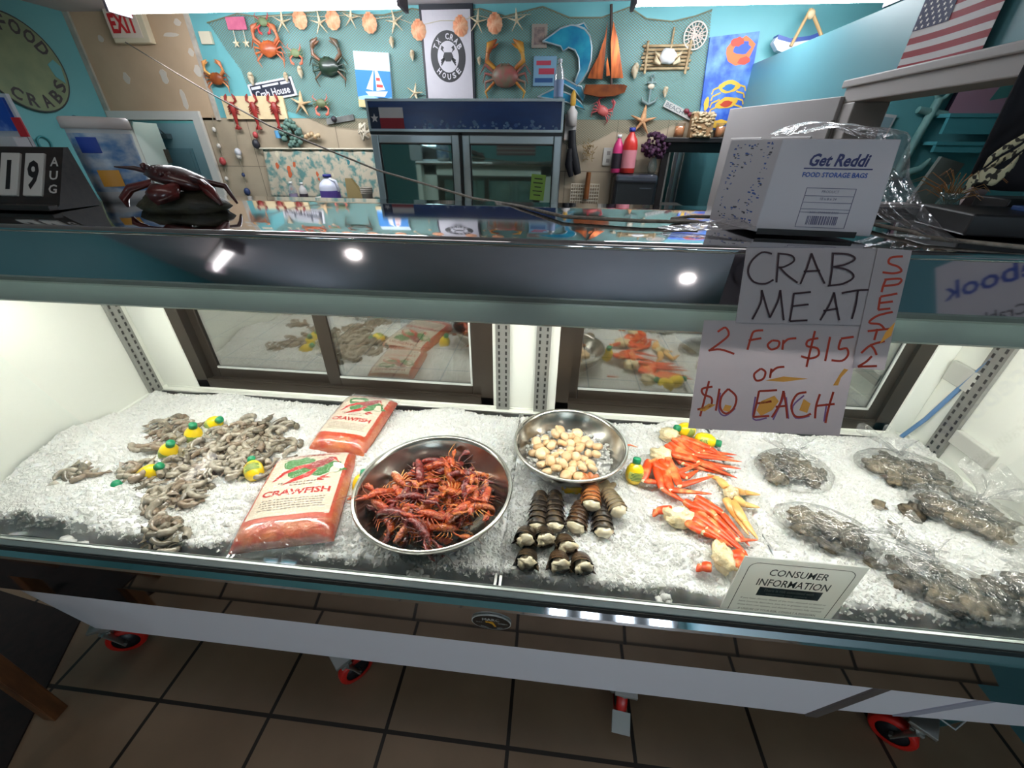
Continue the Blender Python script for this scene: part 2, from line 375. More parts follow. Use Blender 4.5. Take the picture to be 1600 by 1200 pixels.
for x0, x1 in ((XL-.06, XL), (XR, XR+.06)): MB().sweepx(endp, x0, x1).obj('end_wall', ENAMEL, case)
m = MB()
m.box(XL, XR, 1.31, 1.47, .38, .62); m.box(XL, -1.475, 1.31, 1.36, .62, 1.33); m.box(-.20, .045, 1.31, 1.36, .62, 1.33); m.box(1.275, XR, 1.31, 1.36, .62, 1.33); m.box(XL, XR, 1.31, 1.36, 1.2, 1.33)
m.box(XL, XR, 1.285, 1.31, .575, .614)
m.obj('back_frame', ENAMEL, case, bevel=.004)
MB().box(XL, XR, .565, 1.31, .40, .57).obj('insulated_base', ENAMEL, case)
# sliding glass doors at the back of the case
for x0, x1, xm in ((-1.475, -.20, -.86), (.045, 1.275, .68)):
    f = MB(); f.box(x0, x1, 1.315, 1.365, .614, .655); f.box(x0, x0+.05, 1.315, 1.365, .614, 1.2); f.box(x1-.05, x1, 1.315, 1.365, .614, 1.2); f.box(x0, x1, 1.315, 1.365, 1.17, 1.2); f.box(x0+.05, x1-.05, 1.318, 1.326, .655, .662)
    fo = f.obj('sliding_door_track', BROWN, case)
    for a, b, y in ((x0+.03, xm+.03, 1.352), (xm-.03, x1-.03, 1.330)):
        d = MB(); d.box(a+.055, b-.055, y, y+.018, .652, .70); d.box(a, a+.055, y, y+.018, .652, 1.19); d.box(b-.055, b, y, y+.018, .652, 1.19); d.box(a+.055, b-.055, y, y+.018, 1.15, 1.19)
        do = d.obj('sliding_door', BROWN, case, bevel=.003)
        MB().box(a+.055, b-.055, y+.006, y+.012, .70, 1.15).obj('door_glass', DOORG, do)
        e = MB(); e.box(a+.055, b-.055, y-.001, y+.004, .697, .705); e.box(b-.062, b-.055, y-.001, y+.004, .70, 1.15); e.obj('glass_bead', P(196, 200, 196, .3), do)
# slotted shelf standards
def standard(x, y, along='x'):
    m = MB(); w = .026
    if along == 'x': m.box(x-w, x+w, y-.012, y, .615, 1.25)
    else: m.box(x-.006, x+.006, y-w, y+w, .615, 1.25)
    for k in range(24):
        z = .63+k*.0255
        for s in (-.5, .5):
            if along == 'x': m.box(x+s*w-.0035, x+s*w+.0035, y-.0135, y-.0115, z, z+.014, 1)
            else:
                sx = .0062 if x < 0 else -.0062
                m.box(x+sx-.001, x+sx+.001, y+s*w-.0035, y+s*w+.0035, z, z+.014, 1)
    m.obj('shelf_standard', [mat('zinc_standard', S(150,150,146), .4, .5), P(40, 40, 38)], case)
standard(-.161, 1.31); standard(-.013, 1.31); standard(XL+.008, 1.26, 'y'); standard(XR-.008, 1.19, 'y')
m = MB(); m.tube([(1.338,1.20,1.0),(1.336,1.235,.86),(1.325,1.26,.72),(1.305,1.28,.622)], .007, 8); m.obj('drain_hose', P(92, 132, 178, .4), case)
for q in ((1.326,1.344,1.03,1.16,.70,.75),(1.33,1.344,1.2,1.3,.86,.93)): MB().box(*q).obj('wall_bracket', P(196,196,190,.4), case, bevel=.003)
# deck pans
PX4 = [XL+.012, -.775, -.085, .615, XR-.012]
for i in range(4):
    a, b = PX4[i]+.003, PX4[i+1]-.003
    m = MB(); m.box(a, b, .555, 1.285, .572, .578)
    for q in ((a, b, .555, .562), (a, b, 1.278, 1.285), (a, a+.006, .555, 1.285), (b-.006, b, .555, 1.285)): m.box(*q, .572, .612)
    m.obj('deck_pan', STEEL, case)
for a, b in ((XL, XL+.012), (XR-.012, XR)): MB().box(a, b, .56, 1.31, .57, .625).obj('side_ledge', ENAMEL, case)
# front of the case
MB().sweepx([(.478,.745),(.54,.61),(.56,.60),(.56,.57),(.50,.57),(.46,.735)], XL, XR).obj('front_sill', STEEL, case)
FXL, FXR = XL-.06, XR+.06
MB().sweepx([(.45,.760),(.4575,.766),(.461,.757),(.471,.7555),(.4735,.757),(.476,.754),(.476,.742),(.45,.742)], FXL, FXR).obj('glass_channel', ALU, case)
m = MB(); m.sweepx([(.4595,.7575),(.4595,.7625),(.462,.7625),(.462,.7575)], FXL, FXR); m.sweepx([(.4465,.744),(.4465,.757),(.4505,.757),(.4505,.744)], FXL, FXR); m.obj('channel_gasket', GASK, case)
m = MB(); m.sweepx([(.470,.757),(.81,1.190),(.8055,1.1935),(.4655,.7605)], XL, XR); m.obj('front_glass', PANE, case)
for x0, x1 in ((XL-.002, XL+.01), (XR-.01, XR+.002)): MB().sweepx([(.472,.757),(.812,1.190),(.802,1.196),(.462,.763)], x0, x1).obj('glass_edge', ALU, case)
MB().sweepx([(.803,1.186),(.797,1.192),(.836,1.222),(.853,1.222),(.853,1.206)], FXL, FXR).obj('glass_top_rail', mat('frosted_rail', S(150,164,160), .35, 0, transl=.4), case)
MB().sweepx([(.880,1.343),(.845,1.2366),(.850,1.215),(.872,1.215),(.905,1.343)], FXL, FXR).obj('canopy', CANOPY, case)
MB().sweepx([(.8712,1.336),(.871,1.342),(.876,1.3475),(.89,1.349),(1.0,1.3505),(1.1,1.3525),(1.2,1.3545),(1.33,1.3565),(1.46,1.357),(1.472,1.352),(1.472,1.32),(.905,1.32)], FXL, FXR, 0, True).obj('top_panel', TOPM, case)
prof = [(.470,.744),(.458,.747),(.452,.740),(.443,.726),(.441,.720),(.4685,.597),(.474,.592),(.540,.592),(.545,.586),(.545,.374),(.550,.371),(.565,.371),(.565,.56),(.47,.74)]
MB().sweepx(prof, FXL, FXR).obj('bumper', CHROME, case)
m = MB(); m.sweepx([(.555,.17),(.555,.373),(.575,.373),(.575,.17)], -1.40, .79)
m.add([(-1.40,.555,.17),(-1.40,.555,.373),(-1.56,.555,.373),(-1.40,.575,.17),(-1.40,.575,.373),(-1.56,.575,.373)], [(0,1,2),(5,4,3),(0,2,5,3),(1,4,5,2)])
m.add([(.79,.555,.17),(.79,.555,.373),(.89,.555,.373),(.79,.575,.17),(.79,.575,.373),(.89,.575,.373)], [(2,1,0),(3,4,5),(0,3,5,2),(1,2,5,4)])
m.obj('kick_panel', PANELW, case)
m = MB(); m.add([(.775,.55,.17),(.805,.55,.17),(.912,.55,.373),(.882,.55,.373),(.775,.57,.17),(.805,.57,.17),(.912,.57,.373),(.882,.57,.373)], [(0,1,2,3),(7,6,5,4),(1,5,6,2),(0,3,7,4),(0,4,5,1),(3,2,6,7)]); m.obj('panel_joint_strip', mat('joint_strip', S(112,100,96), .4, .3), case)
m = MB(); m.add([(.80,.566,.185),(1.40,.566,.23),(1.40,.566,.35),(.89,.566,.365),(.80,.585,.185),(1.40,.585,.23),(1.40,.585,.35),(.89,.585,.365)], [(0,1,2,3),(7,6,5,4),(1,5,6,2),(0,3,7,4),(0,4,5,1),(3,2,6,7)]); m.obj('end_kick_panel', PANELW, case)
m = MB(); m.add([(.995,.563,.2),(1.03,.563,.205),(1.20,.563,.36),(1.165,.563,.36),(.995,.566,.2),(1.03,.566,.205),(1.20,.566,.36),(1.165,.566,.36)], [(0,1,2,3),(1,5,6,2),(0,3,7,4)]); m.obj('panel_reflection', P(170, 166, 178), case)  # reflection in the end panel, drawn as a grey strip
# maker's badge on the bumper
bd = (-0.082, 0.644)
bz = .660; by = .441+.2236*(.720-bz)
m = MB(); m.M = Matrix.Translation((bd[0], by-.0005, bz)) @ Matrix.Rotation(R(12.6), 4, 'X') @ Matrix.Diagonal((1, 1, 1.75, 1))
def ell(a, b, n=28): return [(a*math.cos(2*PI*k/n), b*math.sin(2*PI*k/n)) for k in range(n)]
m.plate(ell(.042,.027), -.003, .0, 0); m.plate(ell(.040,.0252), -.0036, -.003, 1)
m.text('MARC', 0, .0125, .0095, -.0042, 0, w=.036); m.text('BUILT', -.025, .001, .0036, -.0042, 0); m.text('FLORIDA', .025, .001, .0036, -.0042, 0, w=.02); m.text('REFRIG', -.015, -.0165, .004, -.0042, 0, ang=-.35); m.text('MFG', .017, -.0165, .004, -.0042, 0, ang=.3)
m.plate([(-.012,.005),(.004,.005),(.007,-.004),(.010,-.012),(.006,-.013),(.001,-.003),(-.006,.001),(-.012,.001)], -.0042, -.0036, 2)
m.obj('badge', [P(216, 216, 210, .3), P(20, 20, 22, .3), P(226, 160, 40)], case)
# LED light bars inside the case under the canopy
LED = mat('case_led', (1,.985,.915,1), .4, emit=E_CASE)
for x0, x1, y, z in ((-1.56, -.12, .885, 1.205), (.0, .78, .885, 1.205), (.80, 1.32, .885, 1.19)):
    t = MB().box(x0, x1, y-.02, y+.035, z+.006, z+.02).obj('light_bar', P(210, 210, 206), case)
    MB().box(x0+.01, x1-.01, y-.014, y+.022, z-.004, z+.006).obj('light_tube', LED, t)
# casters
def caster(x, y, rz, pedal=False):
    c = MB(); c.box(-.032, .032, -.03, .03, .158, .17); c.cyl((0,0,.135), (0,0,.156), .022, seg=12)
    for q in (-1, 1): c.tube([(q*.021,.0,.138),(q*.021,.012,.10),(q*.021,.025,.05)], [.016,.013,.010], 8, 0, .35)
    c.box(-.024,.024,-.016,.016,.126,.136); c.cyl((-.026,.025,.056), (.026,.025,.056), .007, seg=10)
    o = c.obj('caster', mat('zinc_caster', S(176,176,172), .35, .8), case, bevel=.002)
    o.location = (x, y, 0); o.rotation_euler = (0, 0, rz)
    w = MB(); MR = Matrix.Rotation(PI/2, 4, 'Y'); w.M = Matrix.Translation((0, .025, .056)) @ MR
    w.lathe([(0,-.013),(.038,-.013),(.038,.013),(0,.013)], 24, m=0); w.lathe([(.038,-.015),(.052,-.015),(.056,-.008),(.056,.008),(.052,.015),(.038,.015)], 24, m=1)
    w.obj('wheel', [P(26, 26, 30, .4), P(196, 30, 22, .35)], o)
    if not pedal: return
    b = MB(); b.add([(-.026,-.03,.06),(.026,-.03,.06),(.026,-.075,.04),(-.026,-.075,.04),(-.026,-.03,.072),(.026,-.03,.072),(.026,-.078,.05),(-.026,-.078,.05)], [(3,2,1,0),(4,5,6,7),(2,3,7,6),(0,1,5,4),(1,2,6,5),(0,4,7,3)]); b.obj('brake_pedal', P(190, 190, 186, .3), o)
caster(-1.40, .575, R(-62)); caster(-.575, .565, R(-40)); caster(.29, .575, R(-6), True); caster(1.10, .575, R(50)); caster(-1.36, 1.38, 0); caster(1.1, 1.38, 0)
m = MB(); m.box(-1.40, XR, .60, 1.45, .165, .40); m.obj('machine_base', P(60, 58, 58), case)

# ---------------------------------------------------------------- crushed ice
import numpy as np
SEAMS = (-.085, .615)
BOWL_A = (-0.285, 0.762); BOWL_B = (0.092, 1.005)
RA, RB = .212, .178
def nz(x, y, f, s=0): return noise.noise(Vector((x*f+s, y*f-s*.7, s*.31)))
MOUNDS = (((-1.587, 0.91), .16, .05), ((-1.379, 0.626), .15, .04), ((-1.204, 0.645), .13, .028), ((-1.276, 1.14), .2, .02), ((-0.359, 1.202), .10, .022), ((-0.305, 0.583), .05, .02), ((0.479, 1.237), .05, .03), ((0.407, 0.697), .075, .03), ((0.503, 0.905), .045, .024), ((0.515, 0.857), .04, .018), ((0.764, 1.212), .07, .03), ((1.248, 1.23), .1, .03), ((1.123, 0.703), .1, .03), ((0.863, 0.92), .12, .012))
def ice_h(x, y):
    h = .622 + .012*nz(x, y, 4.2) + .009*nz(x, y, 10, 3.1) + .005*nz(x, y, 24, 5.7)
    for (mx, my), r, a in MOUNDS:
        d = ((x-mx)**2+(y-my)**2)/(r*r)
        if d < 6: h += a*math.exp(-d*1.4)
    for s in SEAMS:
        d = abs(x-s-.006*nz(y, s, 9))
        if d < .007: h -= .035*(1-d/.007)*(.55+.45*nz(y, s, 7, 2))
    e = y-(.583+.018*nz(x, 0, 6, 9)+.010*nz(x, 0, 22, 4))
    if e < .012: h -= .045*min(1, (.012-e)/.022)
    e = 1.272+.012*nz(x, 0, 8, 2)-y
    if e < .04: h -= .03*(1-max(e, -.02)/.04)**2
    for c, r in ((BOWL_A, .13), (BOWL_B, .11)):
        d = math.hypot(x-c[0], y-c[1])
        if d < r: h = min(h, .612)
    return h
ICE = mat('crushed_ice', S(246,246,244), .25, bump=.12, bs=200, sss=.4, spec=.5)
ICE.node_tree.nodes['Principled BSDF'].inputs['Subsurface Scale'].default_value = .03
ICE2 = mat('ice_chips', S(248,248,246), .2, spec=.5, transl=.5)
def make_ice():
    nx, ny = 430, 112
    x0, x1, y0, y1 = XL+.014, XR-.014, .570, 1.283
    vs = []
    for j in range(ny+1):
        for i in range(nx+1):
            x = x0+(x1-x0)*i/nx; y = y0+(y1-y0)*j/ny
            vs.append((x, y, ice_h(x, y)+.0022*nz(x, y, 70, 1.5)+.0016*nz(x, y, 140, 8)))
    fs = [(j*(nx+1)+i, j*(nx+1)+i+1, (j+1)*(nx+1)+i+1, (j+1)*(nx+1)+i) for j in range(ny) for i in range(nx)]
    m = MB(); m.add(vs, fs, True)
    nsurf = len(m.f)
    rg = random.Random(3)
    base = [(1,0,0),(-1,0,0),(0,1,0),(0,-1,0),(0,0,1),(0,0,-1)]
    of = [(0,2,4),(2,1,4),(1,3,4),(3,0,4),(2,0,5),(1,2,5),(3,1,5),(0,3,5)]
    V = m.v; F = m.f
    for k in range(44000):
        x = rg.uniform(x0, x1); y = rg.uniform(y0+.012, y1)
        h = ice_h(x, y)
        if h < .597: continue
        s = rg.uniform(.0035, .0075) if rg.random() < .88 else rg.uniform(.007, .012)
        a = rg.uniform(0, 6.28); ca, sa = math.cos(a), math.sin(a); tz = rg.uniform(-.6, .6)
        b = len(V)
        for p in base:
            j = rg.uniform(.6, 1.25)*s
            X, Y, Z = p[0]*j, p[1]*j*.8, p[2]*j*.7
            X, Z = X+Z*tz, Z-X*tz
            V.append((x+X*ca-Y*sa, y+X*sa+Y*ca, h+Z+s*.05))
        F += [(b+q[0], b+q[1], b+q[2]) for q in of]
    n = len(F)-len(m.sm); m.sm += [False]*n; m.mi += [0]*n
    for (px, py), r in (((-0.28, 0.564), .022), ((-1.192, 0.542), .028), ((-1.105, 0.537), .02), ((0.306, 0.567), .016), ((-0.069, 0.6), .01)):
        for q in range(9):
            m.ball((px+rg.uniform(-r, r), py+rg.uniform(-r, r)*.5, .612+rg.uniform(0, r)*.7), (r*.55, r*.5, r*.45), 7, 5, 0, .5, q+px)
    m.mi[nsurf:] = [1]*(len(m.mi)-nsurf)
    o = m.obj('crushed_ice', [ICE, ICE2])
    return tag(o, 'bed of white crushed ice covering the deck of the display case', 'ice', kind='stuff')
make_ice()
def tilted(x, y, dz=0): return (x, y, ice_h(x, y)+dz)
rnd = random.Random(11)

# ---------------------------------------------------------------- shrimp
SHR = [mat('shrimp_shell_%s' % n, c, .22, c2=c2, ns=60, st=(1,1,1), coat=.5, sss=.1) for n, c, c2 in
       (('grey', S(112,104,90), S(178,168,150)), ('brown', S(94,76,60), S(156,138,118)), ('olive', S(150,142,122), S(88,78,66)))]
def shrimp_mesh(k):
    m = MB(); n = 15; pts = []; rs = []
    R0 = .025+.003*k; arc = R(150-26*k)
    for i in range(n):
        t = i/(n-1); a = arc*t
        pts.append((R0*math.sin(a)*(1+.15*t), R0*(1-math.cos(a))-R0, .007-.002*t))
        rs.append((.0076*(1-t)**.5+.0024)*(1+.12*math.sin(t*6*2*PI))*(.75 if i == 0 else 1))
    m.tube(pts, rs, 8, 0, 1.15)
    e = Vector(pts[-1]); d = (e-Vector(pts[-3])).normalized(); s = Vector((-d.y, d.x, 0))
    for q in (-.5, 0, .5):
        a = e+d*.015+s*q*.017
        m.add([e+s*.002+Vector((0,0,.001)), a+s*.004, a-s*.004, e-s*.002-Vector((0,0,.001)), e+s*.002-Vector((0,0,.002)), a+s*.004-Vector((0,0,.0015)), a-s*.004-Vector((0,0,.0015)), e-s*.002-Vector((0,0,.003))], [(0,1,2,3),(7,6,5,4),(1,5,6,2),(0,4,5,1),(3,2,6,7)], False)
    for i in range(2, 8):
        p = Vector(pts[i]); c = Vector((0, -R0*.2, 0)); v = (c-p).normalized()
        m.tube([p+v*.005, p+v*.012+Vector((.002,0,-.003))], [.0015, .0006], 4, 0, 1, False)
    return m.mesh('shrimp', SHR[k])
shm = [shrimp_mesh(k) for k in range(3)]
def inpoly(x, y, P_):
    c = False; n = len(P_)
    for i in range(n):
        x1, y1 = P_[i]; x2, y2 = P_[(i+1) % n]
        if (y1 > y) != (y2 > y) and x < (x2-x1)*(y-y1)/(y2-y1)+x1: c = not c
    return c
SH_REG = [
 ([(-1.2, 0.881),(-1.154, 0.988),(-1.086, 1.095),(-0.946, 1.103),(-0.824, 0.997),(-0.798, 0.889),(-0.857, 0.83),(-0.943, 0.832),(-1.01, 0.807),(-1.063, 0.785),(-1.135, 0.799)], 165, .026, 'raw grey shrimp in the big pile on the ice left of the crawfish bags'),
 ([(-1.376, 0.934),(-1.397, 1.012),(-1.371, 1.066),(-1.226, 1.016),(-1.236, 0.916),(-1.309, 0.895)], 32, .012, 'raw brownish shrimp in the back patch of ice behind the lemon bottles'),
 ([(-1.32, 0.762),(-1.289, 0.816),(-1.145, 0.878),(-1.108, 0.785),(-1.185, 0.755)], 30, .009, 'raw grey shrimp in the strip beside the half buried lemon bottle'),
 ([(-1.13, 0.73),(-1.079, 0.789),(-1.009, 0.785),(-0.973, 0.703),(-1.032, 0.664),(-1.091, 0.676)], 40, .016, 'raw olive shrimp in the small heap in front of the big shrimp pile'),
 ([(-1.055, 0.635),(-1.001, 0.663),(-0.922, 0.587),(-0.949, 0.557),(-1.021, 0.592)], 19, .008, 'raw shrimp in the frontmost patch near the case lip'),
 ([(-1.433, 0.738),(-1.422, 0.825),(-1.356, 0.786),(-1.367, 0.714)], 9, .004, 'raw shrimp scattered at the far left edge of the ice'),
]
for poly, cnt, hh, lab in SH_REG:
    xs = [p[0] for p in poly]; ys = [p[1] for p in poly]; k = 0; placed = 0
    cx, cy = sum(xs)/len(xs), sum(ys)/len(ys); mx = max(math.hypot(p[0]-cx, p[1]-cy) for p in poly)
    while placed < cnt and k < 6000:
        k += 1
        x = rnd.uniform(min(xs), max(xs)); y = rnd.uniform(min(ys), max(ys))
        if not inpoly(x, y, poly): continue
        lay = placed/cnt; d = math.hypot(x-cx, y-cy)/mx
        if lay > .5 and d > .75: continue
        o = bpy.data.objects.new('shrimp', shm[rnd.choice((0, 0, 1, 2))]); COL.objects.link(o)
        o.location = (x, y, ice_h(x, y)+.001+hh*lay*(1-d*.7))
        o.rotation_euler = (rnd.uniform(-.35, .35), rnd.uniform(-.35, .35), rnd.uniform(0, 6.28))
        s = rnd.uniform(.85, 1.15); o.scale = (s, s, s)
        tag(o, lab, 'shrimp', lab.replace('raw ', '').replace('shrimp', 'shrimp heap', 1)); placed += 1
o = bpy.data.objects.new('shrimp', shm[1]); COL.objects.link(o); x, y = (-0.807, 0.573); o.location = (x, y, ice_h(x, y)); tag(o, 'single raw shrimp lying alone on ice left of the front crawfish bag', 'shrimp')

# ---------------------------------------------------------------- lemon juice bottles
YEL = mat('lemon_plastic', S(250,214,10), .28, coat=.4, sss=.08); GRN = mat('green_cap', S(16,140,92), .35)
LLAB = mat('lemon_label', S(206,214,110), .4)
def lemon(loc, rot, label, cap=True):
    t = T('lemon_juice_bottle', label, 'bottle', loc, rot, 'yellow lemon juice bottles on the ice')
    MB().lathe([(0,-.036),(.010,-.036),(.019,-.031),(.026,-.018),(.0275,0),(.025,.014),(.018,.026),(.011,.031),(.009,.034)], 24).obj('body', YEL, t)
    m = MB()
    m.grid(lambda u, v: ((.0277-.0035*abs(v-.5)**2*4)*math.sin((u-.5)*2.1), -(.0277-.0035*abs(v-.5)**2*4)*math.cos((u-.5)*2.1), -.020+.034*v), 12, 6)
    l = m.obj('label', LLAB, t)
    m = MB()
    for k, w in enumerate((.9, 1.5, 1.5, 1.1, 1.5, 1.3)):
        z = .009-.0048*k; rr = .0282
        m.add([p for q in range(9) for p in ((rr*math.sin((q/8-.5)*w), -rr*math.cos((q/8-.5)*w), z), (rr*math.sin((q/8-.5)*w), -rr*math.cos((q/8-.5)*w), z+.002))], [(2*q, 2*q+2, 2*q+3, 2*q+1) for q in range(8)])
    m.obj('label_print', P(40, 110, 60), l)
    if cap:
        m = MB(); m.lathe([(.0095,.032),(.0125,.033),(.0125,.047),(.0105,.050),(0,.051)], 14); m.obj('cap', GRN, t)
    return t
def LB(p, dz, rx, ry, rz, label): lemon((p[0], p[1], ice_h(*p)+dz), (R(rx), R(ry), R(rz)), label)
LB((-1.232, 0.897), .014, 0, 32, 0, 'lemon juice bottle stuck upright between the two back shrimp patches')
LB((-1.212, 0.981), .012, 0, 18, 10, 'lemon juice bottle beside the back end of the big shrimp pile')
LB((-1.19, 1.051), .003, 8, 55, 0, 'half buried lemon juice bottle furthest back behind the shrimp')
LB((-1.208, 0.797), .010, 0, -58, 200, 'lemon juice bottle lying at the end of the grey shrimp strip')
LB((-0.888, 0.838), .022, -72, 0, 38, 'lemon juice bottle lying on its side left of the front crawfish bag')
LB((-0.534, 0.827), .018, 12, 15, 60, 'lemon juice bottle hidden partly behind the crawfish bowl rim')
LB((0.294, 0.949), .034, -16, 6, 8, 'lemon juice bottle standing between scallop bowl and crab legs, label forward')
LB((0.105, 0.887), .002, 60, 40, 60, 'lemon juice bottle buried in ice behind the orange lobster tail')
LB((0.515, 1.199), .018, 0, -70, 20, 'lemon juice bottle by the lower left corner of the paper sign')
LB((0.573, 1.154), .026, 15, 82, -12, 'lemon juice bottle lying behind the topmost crab cluster')
LB((-1.251, 0.743), -.036, 14, 8, 0, 'lemon juice bottle buried so only its green cap shows, in front of the shrimp strip')

# ---------------------------------------------------------------- frozen crawfish bags
MEAT = mat('crawfish_meat', S(186,50,18), .3, c2=S(214,120,66), ns=26, coat=.8, bump=.7, bs=46)
LABM = P(226, 210, 186, .35); REDM = P(204, 26, 14, .35); DRED = P(150, 16, 16, .35); GRNM = P(60, 130, 56, .4); GRYM = P(130, 118, 104, .4); ORM = P(206, 66, 20, .35)
BAGP = clear('bag_plastic', (1,1,1,1), .045, .5, .04, bump=.9, bs=24, st=(1,2.2,1))
def crawfish_bag(a, b, c, d, dz, tilt, label):
    """a,b,c,d: top-left, top-right, bottom-right, bottom-left on the ice"""
    A, B, Cc, D = (Vector((*p, 0)) for p in (a, b, c, d))
    ct = (A+B+Cc+D)/4; up = ((A+B)/2-(Cc+D)/2); h = up.length; w = ((B-A).length+(Cc-D).length)/2
    t = T('crawfish_bag', label, 'bag of crawfish', (ct.x, ct.y, ice_h(ct.x, ct.y)+dz), (tilt, 0, math.atan2(up.y, up.x)-PI/2), 'printed bags of frozen crawfish')
    W2, H2, TH = w/2, h/2, .042
    def top(x, y):
        u = min(abs(x)/W2, 1); v = min(abs(y)/H2, 1)
        return TH*(max(1-u**5, 0)**.5)*(max(1-v**6, 0)**.5)+.0018*nz(x, y, 30, 2)
    m = MB(); n = 26
    sg = lambda t_: math.copysign(1-(1-abs(t_))**1.6, t_)
    m.grid(lambda u, v: (W2*sg(2*u-1), H2*sg(2*v-1), top(W2*sg(2*u-1), H2*sg(2*v-1))), n, n)
    m.grid(lambda u, v: (W2*sg(1-2*u), H2*sg(2*v-1), -.004), n, n)
    m.obj('meat_pack', MEAT, t)
    def dr(mm, e):
        mm.v = [(p[0], p[2], top(p[0], p[2])+e-p[1]) for p in mm.v]; return mm
    x0, x1, y0, y1 = -W2*.84, W2*.84, -H2*.62, H2*.93
    bo = MB(); q = 14
    bo.grid(lambda u, v: (x0-.008+(x1-x0+.016)*u, 0, y0-.014+(y1-y0+.024)*v), q, q); dr(bo, .0012).obj('label_border', ORM, t)
    lb = MB(); lb.grid(lambda u, v: (x0+(x1-x0)*u, 0, y0+(y1-y0)*v), q, q); lo = dr(lb, .0022).obj('label', LABM, t)
    k = W2; s = H2
    pr = MB()
    pr.text('FISHERMAN', 0, s*.82, s*.085, 0, 1, w=k*1.3, sl=.25, b=.02)
    pr.text('CRAWFISH', 0, -s*.13, s*.135, 0, 0, w=k*1.45, b=.035)
    for zz, ww, hh in ((.08, 1.0, .030), (.02, .45, .028), (-.30, 1.3, .022), (-.35, 1.35, .022), (-.40, 1.35, .022), (-.45, 1.2, .022), (-.5, 1.3, .022), (.70, 1.25, .02)):
        n2 = int(ww*12); r2 = random.Random(int(zz*1000)+7); xx = -ww/2*k
        while xx < ww/2*k:
            l = r2.uniform(.03, .09)*k; pr.add([(xx, 0, zz*s), (xx+l, 0, zz*s), (xx+l, 0, (zz+hh)*s), (xx, 0, (zz+hh)*s)], [(0,1,2,3)], False, 3); xx += l+.025*k
    def poly(pts, mi, lift=0): pr.add([(x*k, -lift, z*s) for x, z in pts], [tuple(range(len(pts)))], False, mi)
    def leaf(cx, cz, r, sd):
        r2 = random.Random(sd); poly([(cx+r*1.4*math.cos(a*PI/7)*(r2.uniform(.75, 1.15)), cz+r*.7*math.sin(a*PI/7)*(r2.uniform(.7, 1.15))) for a in range(14)], 2)
    leaf(-.22, .58, .28, 1); leaf(.52, .42, .26, 2); leaf(-.05, .34, .24, 3); leaf(.33, .34, .2, 4)
    # printed crawfish
    poly([(.62,.68),(.50,.72),(.30,.66),(.05,.56),(-.05,.44),(.1,.38),(.35,.44),(.55,.56)], 1, .0004)
    poly([(.08,.55),(-.25,.50),(-.52,.36),(-.66,.16),(-.58,.17),(-.42,.33),(-.15,.42),(.05,.46)], 0, .0005)
    poly([(.18,.40),(.02,.28),(-.2,.20),(-.45,.02),(-.34,.06),(-.12,.13),(.14,.2),(.28,.38)], 0, .0005)
    poly([(.35,.15),(.62,.27),(.52,.18),(.66,.14),(.45,.13),(.5,.08),(.36,.09)], 0, .0005)
    poly([(.6,.70),(.72,.55),(.74,.50),(.66,.58),(.55,.66)], 0, .0005)
    dr(pr, .003).obj('label_print', [REDM, DRED, GRNM, GRYM], lo)
    sh = MB(); e = .006
    sh.grid(lambda u, v: ((W2+.008)*(2*u-1), (H2+.030)*(2*v-1), max(top(min(max((W2+.006)*(2*u-1), -W2), W2), min(max((H2+.030)*(2*v-1), -H2), H2))+.0045, .003)+.002*nz(u*3, v*5, 4, 1)), 34, 44)
    sh.obj('clear_wrapper', BAGP, t)
crawfish_bag((-0.868, 0.938), (-0.603, 0.935), (-0.524, 0.592), (-0.76, 0.589), .006, R(-3), 'front crawfish bag with red print, lying nearest the glass beside the bowl')
crawfish_bag((-0.768, 1.253), (-0.573, 1.252), (-0.584, 0.963), (-0.789, 0.96), .010, R(4), 'rear crawfish bag with red print, lying behind the front one')

# ---------------------------------------------------------------- steel bowls with crawfish and scallops
BOWLM = mat('bowl_steel', S(176,172,164), .22, 1, bump=.03, bs=20)
def bowl(c, r, zr, zb, label):
    t = T('mixing_bowl', label, 'bowl', (c[0], c[1], zb))
    H = zr-zb; k = r
    prof = [(0,.002),(k*.40,.002),(k*.52,.008),(k*.70,H*.28),(k*.86,H*.58),(k*.95,H*.90),(k*.965,H),(k*1.0,H+.001),(k*1.012,H-.003),(k*1.0,H-.006),(k*.975,H-.006),(k*.965,H*.88),(k*.875,H*.55),(k*.715,H*.25),(k*.53,.003),(k*.4,-.002),(0,-.002)]
    MB().lathe(prof, 64).obj('bowl_shell', BOWLM, t)
    m = MB(); m.lathe([(k*.972,H+.001),(k*1.0,H+.002),(k*1.014,H-.003),(k*1.0,H-.008),(k*.985,H-.007)], 64); m.obj('rolled_rim', mat('rim_steel', S(196,194,186), .3, 1), t)
    return t
bowl(BOWL_A, RA, .725, .606, 'large stainless steel bowl of cooked crawfish in the middle of the ice')
bowl(BOWL_B, RB, .715, .610, 'stainless steel bowl of scallops on ice, behind the lobster tails')
CRF = [[mat('crawfish_%s' % n, c, .25, c2=c2, ns=80, coat=.5, bump=.6, bs=160), mat('crawfish_limb_%s' % n, l, .3, c2=c, ns=50, coat=.3)] for n, c, c2, l in
       (('maroon', S(84,18,22), S(140,40,28), S(90,34,26)), ('red', S(164,38,18), S(200,92,36), S(180,84,30)), ('orange', S(204,112,38), S(164,56,24), S(204,140,60)))]
